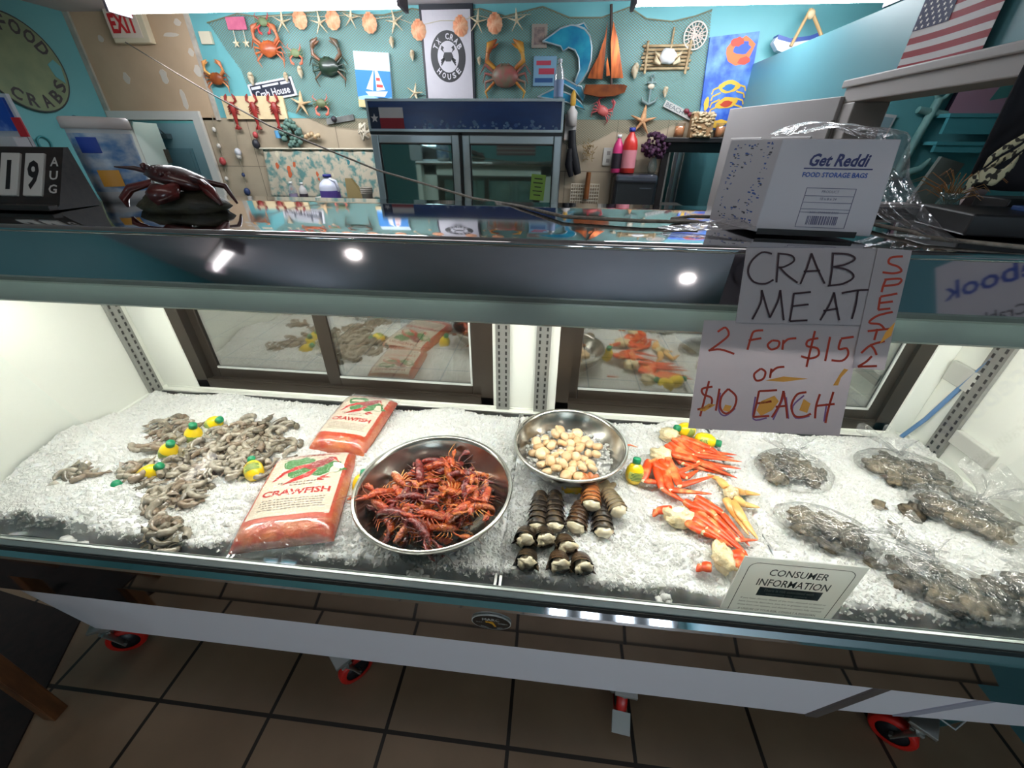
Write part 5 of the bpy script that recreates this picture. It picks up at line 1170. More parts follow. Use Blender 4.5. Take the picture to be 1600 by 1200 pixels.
crab((-2.018, 2.091), .34, mat('green_crab', S(42,64,44), .35, c2=S(26,40,34), ns=14, coat=.4), mat('green_crab_claw', S(150,96,66), .35, c2=S(44,64,54), ns=7, coat=.3), 'dark green crab with orange claws, left of the sailboat painting')
crab((-3.088, 2.009), .24, mat('amber_crab', S(160,88,36), .4, c2=S(120,56,28), ns=16), mat('amber_claw', S(216,166,76), .4, c2=S(206,106,84), ns=9), 'brown crab with yellow claws by the left edge of the turquoise wall')
crab((-0.486, 2.02), .42, mat('painted_crab_shell', S(120,112,92), .4, c2=S(160,84,80), ns=16), mat('yellow_claw', S(206,156,56), .4, c2=S(150,50,36), ns=9), 'big yellow legged crab between the banner and the dolphin')
crab((0.352, 1.78), .19, mat('pink_crab', S(170,66,72), .45, c2=S(190,96,90), ns=14), P(176,72,78), 'small pink crab below the copper sailboat', ang=25)
crab((-2.523, 2.387), .15, P(110,130,90), P(196,60,60), 'small green crab with red claws at the top left of the net', up=-1, legs=True)
crab((-2.296, 2.184), .15, P(120,136,96), P(214,110,80), 'small green crab right of the rust crab', up=-1)
crab((-2.152, 1.83), .17, P(100,110,76), P(214,110,90), 'small green crab with pink claws, right of the tan starfish', up=-1)
# tan starfish
starfish((-2.343, 1.825), .10, 8, 'tan starfish right of the lobster board', mat('starfish_pale', S(216,190,150), .7, c2=S(190,156,116), ns=30), .2)
starfish((-1.28, 1.905), .075, 14, 'white starfish left of the banner bottom, over the fridge', None, .15)
starfish((0.7, 1.708), .115, 4, 'large tan starfish on the wall tile above the purple flowers', SANDP, .2)
# little shells on the net
for p, r, l in (((-2.29, 2.061),.035,'white whelk shell below the small green crab'),((-1.436, 2.253),.03,'small white shell above the sailboat painting'),((-1.271, 2.168),.03,'small shell by the left edge of the banner'),((0.577, 2.058),.042,'pale conch shell right of the copper sailboat'),((0.846, 1.918),.03,'small shell right of the little anchor'),((-0.703, 2.127),.024,'small round shell right of the banner'),((-2.76, 2.017),.04,'grey shell fan above the number plate'),((-2.431, 2.025),.03,'small brown shell above the number plate')):
    m = MB(); m.ball((0,0,0), (r*.7, r*.6, r), 10, 8, 0, .3, r*99); m.tube([(0,0,-r*.6),(r*.15,-r*.1,-r*1.2),(0,0,-r*1.5)], [r*.5,r*.28,r*.05], 8); m.ball((r*.2,-r*.2,r*.5), r*.5, 8, 6)
    o = m.obj('sea_shell', SHELLW); o.location = at(p, .03); tag(o, l, 'shell')
# pink sign with dangling starfish
t = T('hanging_sign', 'small pink wooden sign with two dangling starfish at the top left of the net', 'sign', at((-2.766, 2.381), .02))
MB().box(-.085,.085,-.012,0,-.042,.042).obj('pink_board', mat('pink_board', S(206,106,136), .6, c2=S(186,86,120), ns=20), t, bevel=.004)
for k in (-1, 1):
    MB().tube([(k*.045,-.005,-.04),(k*.045,-.005,-.11)], .003, 5).obj('string', P(210,200,180), t)
    m = MB()
    for q in range(5):
        a = q*2*PI/5; m.tube([(k*.045,-.008,-.13),(k*.045+.03*math.sin(a),-.008,-.13+.03*math.cos(a))], [.011,.003], 6)
    m.obj('dangling_starfish', SAND, t)
def wall_board(name, p, w, h, label, cat, mt, ang=0, d=.02, y=.0, parts=()):
    t = T(name, label, cat, at(p, y), (0, R(ang), 0)); MB().box(-w/2, w/2, -d, 0, -h/2, h/2).obj('board', mt, t, bevel=.002); return t
wall_board('wall_plate', (-3.083, 2.292), .105, .085, 'blank beige cover plate on the turquoise wall beside the bare drywall', 'plate', P(214, 204, 180), 0, .025)
# exit sign
t = T('exit_sign', 'cream exit sign with red EXIT letters above the back doorway', 'exit sign', at((-3.747, 2.375), .0))
MB().box(-.17, .17, -.06, 0, -.12, .12).obj('sign_box', P(216, 204, 176, .5), t, bevel=.006)
MB().box(-.165, .12, -.066, -.06, -.085, .105).obj('sign_face', P(222, 206, 190, .5), t)
m = MB(); m.text('EXIT', -.02, .01, .13, -.068, 0, w=.24, b=.04); m.obj('exit_lettering', P(206, 44, 50), t)
# sailboat painting
t = T('sailboat_painting', 'small canvas painting of a sailboat with red stripes on blue water', 'painting', at((-1.637, 1.992), .0), (0, R(3), 0)); w, h = .31, .39
MB().box(-w/2, w/2, -.03, 0, -h/2, h/2).obj('canvas', P(196, 214, 220, .7), t)
m = MB(); y = -.0312
m.box(-w/2, w/2, y, -.03, -h*.32, h*.18, 0); m.box(-w/2, w/2, y, -.03, -h/2, -h*.30, 1)
m.plate([(.02,-.07),(.02,.12),(.10,-.06)], y-.001, y, 2); m.plate([(-.01,-.07),(.01,.08),(-.07,-.06)], y-.001, y, 2)
m.box(.025, .06, y-.0015, y-.001, .0, .022, 3); m.box(.025, .08, y-.0015, y-.001, -.045, -.025, 3); m.plate([(-.08,-.08),(.12,-.07),(.09,-.11),(-.05,-.11)], y-.001, y, 2); m.plate([(-.15,-.12),(-.05,-.10),(.06,-.13),(.15,-.11),(.15,-.14),(-.15,-.14)], y-.0005, y, 4)
m.obj('painted_scene', [P(46,126,196,.6), P(206,184,136,.7), P(226,226,228,.6), P(196,60,56), P(150,196,226)], t)
# framed banner
t = T('framed_banner', 'framed white paper banner with a round black crab house emblem', 'banner', at((-0.965, 2.129), .0)); w, h = .44, .72
MB().box(-w/2, w/2, -.02, 0, -h/2, h/2).obj('dark_frame', P(24, 28, 40, .5), t, bevel=.004)
bp_ = MB().box(-w/2+.022, w/2-.022, -.026, -.02, -h/2, h/2-.045).obj('white_paper', mat('crinkled_paper', S(196,192,200), .5, bump=.5, bs=16), t)
m = MB(); cz = .02; ro, ri = .148, .085; n = 48
def ring_(r0, r1, y): m.add([(r*math.cos(2*PI*k/n), y, cz+r*1.15*math.sin(2*PI*k/n)) for r in (r0, r1) for k in range(n)], [(k, (k+1) % n, n+(k+1) % n, n+k) for k in range(n)])
ring_(ro, .142, -.0266); ring_(.096, .088, -.0266); ring_(.142, .136, -.0266)
m.mi = [0]*len(m.f)
m.add([(.140*math.cos(2*PI*k/n), -.0263, cz+.161*math.sin(2*PI*k/n)) for k in range(n)], [tuple(range(n))])
m.add([(.090*math.cos(2*PI*k/n), -.0267, cz+.1035*math.sin(2*PI*k/n)) for k in range(n)], [tuple(range(n))], False, 1)
tx = 'TX CRAB'
for i, ch in enumerate(tx):
    a = R(150-120*i/(len(tx)-1)); 
    if ch != ' ': m.text(ch, .115*math.cos(a), cz+.132*math.sin(a), .040, -.0270, 1, w=.030, ang=a-PI/2, b=.03)
for i, ch in enumerate('HOUSE'):
    a = R(225+90*i/4); m.text(ch, .115*math.cos(a), cz+.132*math.sin(a), .040, -.0270, 1, w=.030, ang=a+PI/2, b=.03)
# crab emblem in the middle
m.plate([(-.045,.0+cz),(-.03,.03+cz),(.03,.03+cz),(.045,.0+cz),(.02,-.03+cz),(-.02,-.03+cz)], -.0275, -.0267, 0)
for k in (-1, 1):
    m.plate([(k*.03,cz+.025),(k*.06,cz+.05),(k*.05,cz+.075),(k*.03,cz+.06),(k*.042,cz+.05)], -.0275, -.0267, 0)
    for j in range(3): m.plate([(k*.035,cz-.005*j),(k*.065,cz-.02-.016*j),(k*.06,cz-.028-.016*j),(k*.03,cz-.012-.005*j)], -.0275, -.0267, 0)
m.obj('emblem_print', [P(28, 28, 34), P(200, 196, 204)], bp_)
# number plate sign
t = wall_board('number_plate', (-2.6, 1.929), .44, .14, 'black and white plate lettered Crab House, tilted above the lobster board', 'sign', P(206, 206, 210, .5), -8, .012)
m = MB(); m.box(-.20,.20,-.0135,-.012,-.055,.055,0); m.box(-.19,-.10,-.0142,-.0135,.025,.045,1); m.box(-.08,.08,-.0142,-.0135,.03,.045,1); m.box(.10,.19,-.0142,-.0135,.025,.045,1); m.text('Crab House', 0, -.015, .055, -.0145, 1, w=.34, b=.02); m.obj('plate_print', [P(24, 30, 50), P(206, 206, 214)], t)
# lobster board
t = T('lobster_board', 'cream board with three red metal lobsters above the wall tile', 'sign', at((-2.812, 1.795), .0)); MB().box(-.30, .30, -.02, 0, -.085, .09).obj('board', mat('cream_board', S(226,206,166), .6, c2=S(214,190,148), ns=8), t)
RL = mat('lobster_red', S(160,50,44), .4, c2=S(126,36,34), ns=20)
for cx in (-.205, .0, .205):
    m = MB(); m.tube([(cx,-.03,.045),(cx,-.035,.02),(cx,-.032,-.03),(cx,-.03,-.09),(cx,-.03,-.14)], [.014,.03,.024,.017,.010], 8, 0, .6)
    for k in (-1, 1):
        m.tube([(cx+k*.02,-.03,.035),(cx+k*.05,-.03,.055),(cx+k*.04,-.03,.085),(cx+k*.028,-.03,.105)], [.008,.013,.018,.004], 7, 0, .6)
        for j in range(4): m.tube([(cx+k*.02,-.03,.02-.016*j),(cx+k*.05,-.03,.005-.018*j)], [.006,.003], 5)
        m.tube([(cx,-.03,-.13),(cx+k*.026,-.03,-.165)], [.008,.014], 6, 0, .5)
    m.tube([(cx,-.03,-.13),(cx,-.03,-.17)], [.008,.014], 6, 0, .5); m.obj('red_lobster', RL, t)
# stained glass dolphin
DG = mat('dolphin_glass', S(20,110,150), .15, c2=S(40,150,176), ns=7, coat=.5); LEAD = mat('silver_lead', S(176,192,196), .35, .5)
t = T('glass_dolphin', 'blue stained glass dolphin with silver outline leaping on the net', 'dolphin ornament', (0, YW-.03, 0))
body = [(-0.183, 2.242),(-0.112, 2.281),(-0.043, 2.32),(0.037, 2.338),(0.077, 2.334),(0.14, 2.318),(0.19, 2.271),(0.213, 2.203),(0.217, 2.122),(0.198, 2.051),(0.162, 1.992),(0.113, 1.949),(0.099, 1.983),(0.129, 2.06),(0.116, 2.135),(0.081, 2.184),(0.028, 2.201),(-0.012, 2.177),(-0.035, 2.209),(-0.109, 2.226)]
fin = [(0.077, 2.334),(0.136, 2.349),(0.171, 2.31),(0.14, 2.314)]; tail = [(0.112, 1.957),(0.012, 2.001),(-0.041, 1.992),(0.026, 1.958),(0.104, 1.923),(0.177, 1.843),(0.194, 1.887),(0.155, 1.949)]
wave = [(-0.209, 1.878),(-0.07, 1.932),(0.063, 1.896),(0.155, 1.843),(0.204, 1.788),(0.125, 1.816),(0.035, 1.843),(-0.065, 1.86)]
for nm, pl in (('dolphin_body', body), ('dolphin_fin', fin), ('dolphin_tail', tail), ('glass_wave', wave)):
    o = MB().plate(pl, -.006, 0).obj(nm, DG, t); m = MB(); m.tube([(a, -.004, b) for a, b in pl+pl[:1]], .0065, 6); m.obj('lead_outline', LEAD, o)
# copper sailboat
COP = mat('copper_sail', S(176,92,44), .3, .7, c2=S(110,54,30), ns=5, st=(6,6,1)); COPD = mat('copper_hull', S(140,76,38), .3, .7, c2=S(90,46,28), ns=8)
t = T('copper_sailboat', 'tall copper sailboat sculpture on the net', 'sailboat ornament', (0, YW-.03, 0))
MB().plate([(0.177, 1.896),(0.187, 1.957),(0.293, 1.957),(0.494, 1.957),(0.527, 1.948),(0.512, 1.905),(0.431, 1.879),(0.303, 1.874)], -.05, 0).obj('hull', COPD, t, bevel=.004)
for pl in ([(0.316, 2.355),(0.308, 2.262),(0.271, 2.142),(0.219, 2.051),(0.198, 2),(0.321, 1.992),(0.323, 2.142)], [(0.36, 2.354),(0.358, 2.222),(0.393, 2),(0.488, 2),(0.45, 2.117),(0.412, 2.237)], [(0.344, 2.133),(0.381, 2.017),(0.35, 2.013),(0.338, 2.101)]):
    MB().plate(pl, -.035, -.01).obj('sail', COP, t, bevel=.004)
a, b = (0.332, 2.452), (0.4, 1.948); MB().cyl((a[0],-.02,a[1]), (b[0],-.02,b[1]), .011, seg=8).obj('mast', P(58, 44, 38), t)
# driftwood raft with white crab
DW = mat('driftwood', S(186,166,130), .8, c2=S(140,116,84), ns=10, st=(1,4,4))
t = T('driftwood_raft', 'little driftwood raft carrying a white crab shell, at the right on the net', 'raft ornament', at((0.817, 2.139), .0))
for k in range(7): MB().tube([(-.20+.008*(k % 3),-.015,-.075+.024*k),(.19-.01*(k % 2),-.015,-.072+.024*k)], .010, 7).obj('driftwood_stick', DW, t)
for k in (-1, 1): MB().tube([(k*.16,-.028,-.11),(k*.165,-.028,.10)], .010, 7).obj('cross_stick', DW, t)
MB().tube([(.02,-.02,.05),(.02,-.02,.18)], .008, 6).obj('mast', DW, t)
m = MB(); m.ball((0,-.05,0), (.068,.04,.05), 14, 10, 0, .2, 3); m.obj('white_shell', P(222, 222, 222, .4), t)
for k in (-1, 1):
    m = MB(); m.tube([(k*.05,-.05,-.01),(k*.10,-.05,.02),(k*.09,-.05,-.03),(k*.05,-.055,-.05)], [.014,.02,.022,.008], 8); m.obj('bone_claw', P(214, 194, 160), t)
# round coral ring
t = T('coral_disc', 'round lacy white coral disc at the upper right of the net', 'coral', at((1.006, 2.267), .02))
m = MB(); m.tube([(.085*math.cos(k*PI/14),0,.085*math.sin(k*PI/14)) for k in range(29)], .006, 6); m.obj('rim', P(206, 200, 190), t)
m = MB()
for k in range(9): a = k*PI/9; m.tube([(.083*math.cos(a),0,.083*math.sin(a)),(.02*math.sin(a*3),-.006,.0),(-.083*math.cos(a),0,-.083*math.sin(a))], .0045, 5)
for r in (.03, .055): m.tube([(r*math.cos(k*PI/8),-.003,r*math.sin(k*PI/8)) for k in range(17)], .004, 5)
m.obj('lattice', P(200, 186, 176), t)
# small pictures and signs around the dolphin
t = wall_board('small_picture', (-0.21, 2.278), .125, .15, 'tiny grey framed picture left of the dolphin head', 'picture', P(150, 140, 130), 0, .014); MB().box(-.045,.045,-.0155,-.014,-.055,.055).obj('print', mat('tiny_print', S(110,96,96), .6, c2=S(150,130,120), ns=40), t)
t = wall_board('small_sign', (-0.157, 2.053), .19, .20, 'small blue and red lettered sign behind the water bottle on the fridge', 'sign', P(120, 160, 186), 0, .012)
m = MB(); m.box(-.07,.05,-.0135,-.012,.04,.07,0); m.box(-.05,.08,-.0135,-.012,-.02,.02,0); m.box(-.08,.07,-.0135,-.012,-.075,-.045,1); m.obj('sign_print', [P(176, 60, 80), P(40, 80, 130)], t)
# little anchor on the net
def anchor(t, s, mt, y=-.015):
    m = MB(); m.tube([(0,y,s*.42),(0,y,-s*.42)], s*.05, 8); m.tube([(-s*.18,y,s*.28),(s*.18,y,s*.28)], s*.04, 8)
    m.tube([(-s*.32,y,-s*.2),(-s*.26,y,-s*.34),(0,y,-s*.46),(s*.26,y,-s*.34),(s*.32,y,-s*.2)], [s*.02,s*.05,s*.06,s*.05,s*.02], 8)
    m.tube([(s*.07*math.cos(k*PI/6),y,s*.49+s*.07*math.sin(k*PI/6)) for k in range(13)], s*.025, 6); m.obj('anchor_body', mt, t)
t = T('small_anchor', 'little grey anchor ornament between two shells on the net', 'anchor', at((0.726, 1.918), .01)); anchor(t, .20, P(110, 130, 130)); MB().ball((0,-.02,.03), (.03,.012,.02), 8, 6).obj('shell_charm', P(200, 190, 170), t)
# sign planks
t = wall_board('plank_sign', (-2.009, 1.71), .27, .045, 'narrow weathered plank sign with a dark bead, above the tile left of the fridge', 'sign', mat('weathered_plank', S(130,130,126), .8, c2=S(96,98,96), ns=12), -8, .02); MB().ball((-.05,-.03,.01), .025, 10, 8).obj('dark_bead', P(48, 44, 52), t)
t = wall_board('plank_sign', (0.995, 1.782), .29, .05, 'white lettered plank sign with a red bow, tilted below the net', 'sign', P(176, 176, 172), 22, .02); m = MB(); m.text('BEACH', -.05, 0, .03, -.0212, 0, w=.16); m.obj('plank_lettering', P(60, 70, 84), t); m = MB(); m.ball((.05,-.03,.02),(.025,.012,.018),8,6); m.ball((.09,-.03,.01),(.022,.012,.018),8,6); m.obj('red_bow', P(110, 34, 48), t)
# crab painting
t = T('crab_painting', 'tall bright blue painting of yellow crabs at the right end of the net', 'painting', at((1.326, 1.964), .0), (0, R(-5), 0)); w, h = .36, .62
MB().box(-w/2, w/2, -.025, 0, -h/2, h/2).obj('canvas', mat('blue_canvas', S(40,86,196), .5, c2=S(110,160,226), ns=9, lo=.4, hi=.7), t)
m = MB(); y = -.0262
def bl(cx, cz, rx, rz, mi, sd, n=14):
    r2 = random.Random(sd); m.add([(cx+rx*math.cos(6.283*k/n)*r2.uniform(.8,1.15), y-.0001*sd, cz+rz*math.sin(6.283*k/n)*r2.uniform(.8,1.15)) for k in range(n)], [tuple(range(n))], False, mi)
bl(.06,.20,.11,.09,2,1); bl(.07,.22,.06,.045,0,2); bl(.03,.26,.05,.03,1,3); bl(.10,.14,.05,.025,1,4)
for cz in (-.02, -.13): bl(.02,cz,.085,.042,3,5+int(cz*-50)); bl(.02,cz-.005,.05,.022,4 if cz > -.1 else 1,14)
for k in (-1, 1):
    for j in range(4): m.stroke([(.02+k*.06,-.01-.045*j),(.02+k*.12,-.03-.045*j),(.02+k*.13,-.06-.045*j)], .011, y-.003, 3)
bl(-.02,-.27,.07,.03,3,20); bl(-.14,-.12,.02,.05,3,21)
m.obj('painted_creatures', [P(36,80,190), P(190,60,36), P(214,110,50), P(226,180,60), P(36,110,180)], t)
# model rowing boat hung on the wall behind the partition
t = T('boat_ornament', 'white and blue model rowing boat with crossed oars on the wall above the partition', 'boat ornament', (0, YW-.05, 0))
MB().plate([(1.563, 2.205),(1.584, 2.243),(1.678, 2.219),(1.814, 2.233),(1.881, 2.255),(1.861, 2.156),(1.729, 2.125),(1.608, 2.158)], -.07, 0).obj('hull', P(206, 214, 224, .4), t, bevel=.01)
MB().plate([(1.582, 2.25),(1.675, 2.227),(1.811, 2.241),(1.878, 2.263),(1.877, 2.24),(1.82, 2.218),(1.683, 2.204),(1.586, 2.224)], -.075, .005).obj('blue_gunwale', P(46, 76, 150, .4), t)
for a, b in (((1.757, 2.389),(1.691, 2.18)),((1.757, 2.389),(1.886, 2.24))): MB().cyl((a[0],-.08,a[1]),(b[0],-.08,b[1]),.012,seg=8).obj('oar', P(196,160,110), t)
m = MB(); p = (1.768, 2.36); m.ball((p[0],-.08,p[1]),(.03,.02,.03),10,8); m.obj('rope_knot', P(214,190,150), t)

# ---------------------------------------------------------------- lower wall: tile, counter and what stands there
# staff counter along the back wall
t = T('work_counter', 'steel work counter along the back wall behind the display case', 'counter', (0, 3.9, 0))
MB().box(-3.1, -1.46, -.25, .29, .98, 1.02).obj('counter_top', STEEL, t, bevel=.004); MB().box(-3.08, -1.48, -.22, .28, .1, .98).obj('counter_base', P(120, 118, 112), t)
t2 = T('work_counter', 'dark work counter right of the fridge under the mirror', 'counter', (0, 3.95, 0)); MB().box(.06, 1.25, -.24, .24, 1.0, 1.03).obj('counter_top', P(70,66,64,.4), t2, bevel=.004); MB().box(.08, 1.22, -.22, .24, .1, 1.0).obj('counter_base', P(90, 86, 82), t2)
# printed cloth hung behind the counter
pc = T('printed_cloth', 'sea life printed cloth hung on the tile left of the fridge', 'cloth', (0, YW-.03, 0))
q00, q10, q11, q01 = (-2.874, 1.046), (-1.723, 1.044), (-1.715, 1.475), (-2.83, 1.474)
def cf(u, v, e=0):
    x = (q00[0]*(1-u)+q10[0]*u)*(1-v)+(q01[0]*(1-u)+q11[0]*u)*v; z = (q00[1]*(1-u)+q10[1]*u)*(1-v)+(q01[1]*(1-u)+q11[1]*u)*v
    return (x, .008*math.sin(u*34)*(1-v*.6)-e, z)
m = MB(); m.grid(cf, 60, 14); m.obj('cloth', mat('coral_print', S(196,186,164), .8, c2=S(96,140,136), ns=13, lo=.47, hi=.6, det=5), pc, solid=.003)
m = MB(); r2 = random.Random(9)
for k in range(16):
    u, v, s = r2.uniform(.05,.95), r2.uniform(.1,.92), r2.uniform(.015,.035); c = r2.choice((0, 1, 1, 2))
    m.add([(lambda p: (p[0], p[1], p[2]))(cf(u+s*.6*math.cos(a*.7854)*r2.uniform(.6,1.2), v+s*2.2*math.sin(a*.7854)*r2.uniform(.6,1.2), .0035)) for a in range(8)], [tuple(range(8))], False, c)
m.obj('sea_life_print', [P(206,104,66), P(60,124,130), P(216,206,180)], pc)
MB().tube([(q01[0]-.02,-.012,q01[1]),(q11[0],-.012,q11[1]+.005)], .008, 6).obj('hanging_rail', P(206,200,180), pc)
# strings of floats and shells on the tile
def bead_string(pts, beads, label):
    t = T('float_string', label, 'string of floats', (0, YW-.02, 0)); MB().tube([(a, 0, b) for a, b in pts], .003, 5).obj('string', P(150,140,120), t)
    for (x, z), r, c in beads: m = MB(); m.ball((x,-.012,z), (r, r*.9, r*1.2), 10, 8); m.obj('float', c, t)
SH_ = P(206,200,190); RD = P(176,70,70); BLF = P(44,60,100)
bead_string([(-3.253, 1.74),(-3.265, 1.613),(-3.272, 1.427),(-3.326, 1.073)], [((-3.268, 1.623),.018,SH_),((-3.273, 1.492),.018,SH_),((-3.284, 1.361),.030,RD),((-3.302, 1.208),.018,SH_),((-3.318, 1.073),.018,SH_)], 'string of small shells hanging beside the door frame')
bead_string([(-3.043, 1.716),(-3.081, 1.509),(-3.117, 1.262),(-3.135, 1.016)], [((-3.093, 1.44),.03,P(196,196,200)),((-3.098, 1.407),.024,SH_),((-3.109, 1.245),.016,BLF),((-3.122, 1.094),.030,BLF)], 'string with a silver ball and blue float on the tile, left of the printed cloth')
bead_string([(-2.845, 1.661),(-2.863, 1.569),(-2.883, 1.511)], [((-2.865, 1.584),.024,RD),((-2.883, 1.511),.034,P(40,40,48))], 'short string with a red and a black float beside the cloth rail')
m = MB(); p = (-2.637, 1.591); m.tube([(0,0,.03),(0,0,-.03)], .026, 12); o = m.obj('blue_cup', P(96,160,206,.4)); o.location = at(p, .03); tag(o, 'small light blue cup hung on the cord by the green coral', 'cup')
t = T('coral_fan', 'dusty green coral fan on the tile above the printed cloth', 'coral', at((-2.497, 1.587), .02)); m = MB(); r2 = random.Random(12)
for k in range(60):
    a = r2.uniform(0, 6.28); r = .10*math.sqrt(r2.random()); m.ball((r*math.cos(a), -.01-.02*r2.random(), r*1.15*math.sin(a)), r2.uniform(.012,.026), 6, 5, 0, .4, k)
m.obj('coral_body', mat('green_coral', S(106,136,122), .8, c2=S(76,106,100), ns=20), t)
t = T('shell_cluster', 'small heap of brown shells by the right end of the cloth rail', 'shells', at((-2.298, 1.573), .02)); m = MB()
for k in range(5): m.ball((.03*(k-2), -.02, .012*((k*7) % 3)), (.022,.018,.02), 7, 5, 0, .4, k)
m.obj('shells', mat('brown_shell', S(176,136,96), .6, c2=S(206,186,150), ns=30), t)
m = MB()
for k in range(6): m.tube([(.05*math.cos(k*1.1),-.01,.07*math.sin(k*1.1)),(.02*math.cos(k*1.1+1),-.05,.03*math.sin(k)),(.05*math.cos(k*1.1+2),-.01,.07*math.sin(k*1.1+2))], .011, 6)
o = m.obj('bone_ornament', P(196,186,166,.6)); o.location = at((-1.789, 1.617), .03); tag(o, 'white bony coral ornament at the left edge of the fridge', 'coral')
# bottles on the counter
def bottle(p, y, r, h, mt, capm, label, lab=None, handle=False, neck=.35, name='bottle', z=None):
    t = T(name, label, 'bottle', (p[0], y, z if z is not None else 1.021))
    m = MB(); m.lathe([(0,0),(r*.92,0),(r,.006),(r,h*.62),(r*.85,h*.74),(r*neck,h*.88),(r*neck,h*.93)], 20); m.obj('bottle_body', mt, t)
    MB().lathe([(0,h),(r*neck*1.2,h),(r*neck*1.25,h*.92),(r*neck,h*.915)], 14).obj('cap', capm, t)
    if lab: MB().lathe([(r*1.012,h*.12),(r*1.012,h*.52)], 20).obj('label', lab, t)
    if handle: m = MB(); m.tube([(r*.3,-r*.2,h*.86),(r*.9,-r*.2,h*.80),(r*1.05,-r*.2,h*.62),(r*.95,-r*.1,h*.5)], r*.16, 8); m.obj('handle', mt, t)
    return t
CLR = clear('clear_bottle', (.86,.88,.92,1), .15, .7, .05, haze=.15)
yb = 3.80
bottle((-2.403, 1.04), yb, .035, .20, CLR, P(206,206,206), 'clear slim bottle at the left of the bleach jug', P(150,140,170))
bottle((-2.338, 1.035), 3.86, .036, .19, P(186,182,180), P(206,206,206), 'grey white bottle with dark label left of the bleach jug', P(60,50,60))
bottle((-2.043, 1.037), yb, .085, .265, P(206,210,226,.35), P(30,44,130), 'white bleach jug with purple label and blue cap on the back counter', P(90,70,150), True)
t = T('white_tray', 'small white tray on a dark base between bottle and bleach jug', 'tray', ((-2.165, 1.045)[0], 3.86, 1.021)); MB().box(-.06,.05,-.05,.05,0,.02).obj('dark_base', P(28,26,26), t); MB().box(-.05,.04,-.04,.04,.02,.075).obj('white_pot', P(196,192,184), t, bevel=.006)
t = T('brown_bag', 'olive brown paper bag leaning behind the bleach jug', 'bag', ((-1.87, 1.061)[0], 4.0, 1.021)); m = MB(); m.add([(-.10,-.04,0),(.10,-.04,0),(.10,.06,0),(-.10,.06,0),(-.12,.02,.22),(-.06,.02,.22),(-.06,.05,.22),(-.12,.05,.22)], [(3,2,1,0),(4,5,6,7),(0,1,5,4),(1,2,6,5),(2,3,7,6),(3,0,4,7)]); m.obj('bag_body', P(120, 104, 62, .7), t); MB().box(-.05,.05,-.10,-.045,0,.06).obj('dark_box', P(26,26,26), t)
t = T('foam_cups', 'stack of white foam cups beside the fridge on the back counter', 'cups', ((-1.689, 1.034)[0], 3.78, 1.021)); m = MB(); m.lathe([(0,0),(.036,0),(.052,.165),(.055,.168),(.050,.168)], 24)
m.obj('cup', P(206,198,186,.6), t); m = MB(); 
for k in range(3): m.lathe([(.0505+.001*k,.12+.014*k),(.0545+.001*k,.124+.014*k),(.0505+.001*k,.128+.014*k)], 24)
m.obj('stacked_rims', P(206,198,186,.6), t)
bottle((-0.028, 1.826), 3.62, .035, .25, CLR, P(206,210,216), 'tall clear water bottle standing on top of the fridge', P(130,150,186), z=1.80)
# right of the fridge
t = T('pump_bottle', 'yellow topped white bottle hanging at the right side of the fridge header', 'bottle', at((0.096, 1.77), .06)); MB().lathe([(0,-.10),(.04,-.10),(.045,.0),(.02,.03),(.015,.05)], 16).obj('white_body', P(196,190,186), t); MB().lathe([(.016,.04),(.024,.06),(.022,.12),(.008,.15),(0,.15)], 12).obj('yellow_top', P(196,150,50), t)
t = T('rubber_gloves', 'black rubber gloves hanging right of the fridge', 'gloves', at((0.126, 1.62), .05)); m = MB(); m.tube([(-.02,0,.02),(-.01,0,-.10),(.03,0,-.24),(.06,0,-.32)], [.03,.036,.04,.03], 10, 0, .6); m.obj('glove', P(18,18,24,.5), t); m = MB(); m.tube([(-.03,-.02,-.12),(-.03,-.02,-.24),(.0,-.02,-.34)], [.02,.034,.02], 10, 0, .6); m.obj('glove', P(18,18,24,.5), t)
m = MB(); m.box(-.05,.05,-.02,0,-.14,.05); o = m.obj('paper_tag', mat('pinned_note', S(196,190,186), .7, c2=S(190,120,80), ns=11, lo=.6, hi=.65)); o.location = at((0.09, 1.705), .02); tag(o, 'white paper with orange mark pinned behind the black gloves', 'paper')
t = T('straw_wreath', 'small straw coloured dried wreath right of the gloves', 'wreath', at((0.258, 1.489), .02)); m = MB(); r2 = random.Random(3)
for k in range(70):
    a = r2.uniform(0, 6.28); r = r2.uniform(.01,.06); x, z = r*math.cos(a), r*1.4*math.sin(a); m.tube([(x,-.01,z),(x+r2.uniform(-.03,.03),-.03,z+r2.uniform(-.03,.03))], .0022, 4, 0, 1, False)
m.obj('dried_stems', mat('straw', S(170,142,92), .8, c2=S(136,110,66), ns=20), t)
t = T('wire_grill', 'white wire grill basket hung on the tile right of the fridge', 'grill basket', at((0.265, 1.078), .03)); w, h = .13, .14
m = MB()
for k in range(11): z = -h+2*h*k/10; m.tube([(-w,0,z),(w,0,z)], .0042, 5)
for k in range(13): x = -w+2*w*k/12; m.tube([(x,-.003,-h),(x,-.003,h)], .0032, 5)
m.obj('wire_grid', P(206,198,180,.4), t)
m = MB(); m.tube([(.02,-.02,.24),(.015,-.02,.02)], [.020,.026], 10); m.obj('wooden_handle', mat('grill_handle', S(140,84,40), .5, c2=S(110,62,30), ns=12), t)
t = T('wall_socket', 'white double socket on the tile behind the soda bottles', 'socket', at((0.446, 1.441), .0)); MB().box(-.045,.045,-.012,0,-.07,.07).obj('socket_plate', P(206,204,196), t, bevel=.003); m = MB(); m.box(-.015,.015,-.0145,-.012,.015,.045); m.box(-.015,.015,-.0145,-.012,-.045,-.015); m.obj('socket_face', P(150,146,140), t)
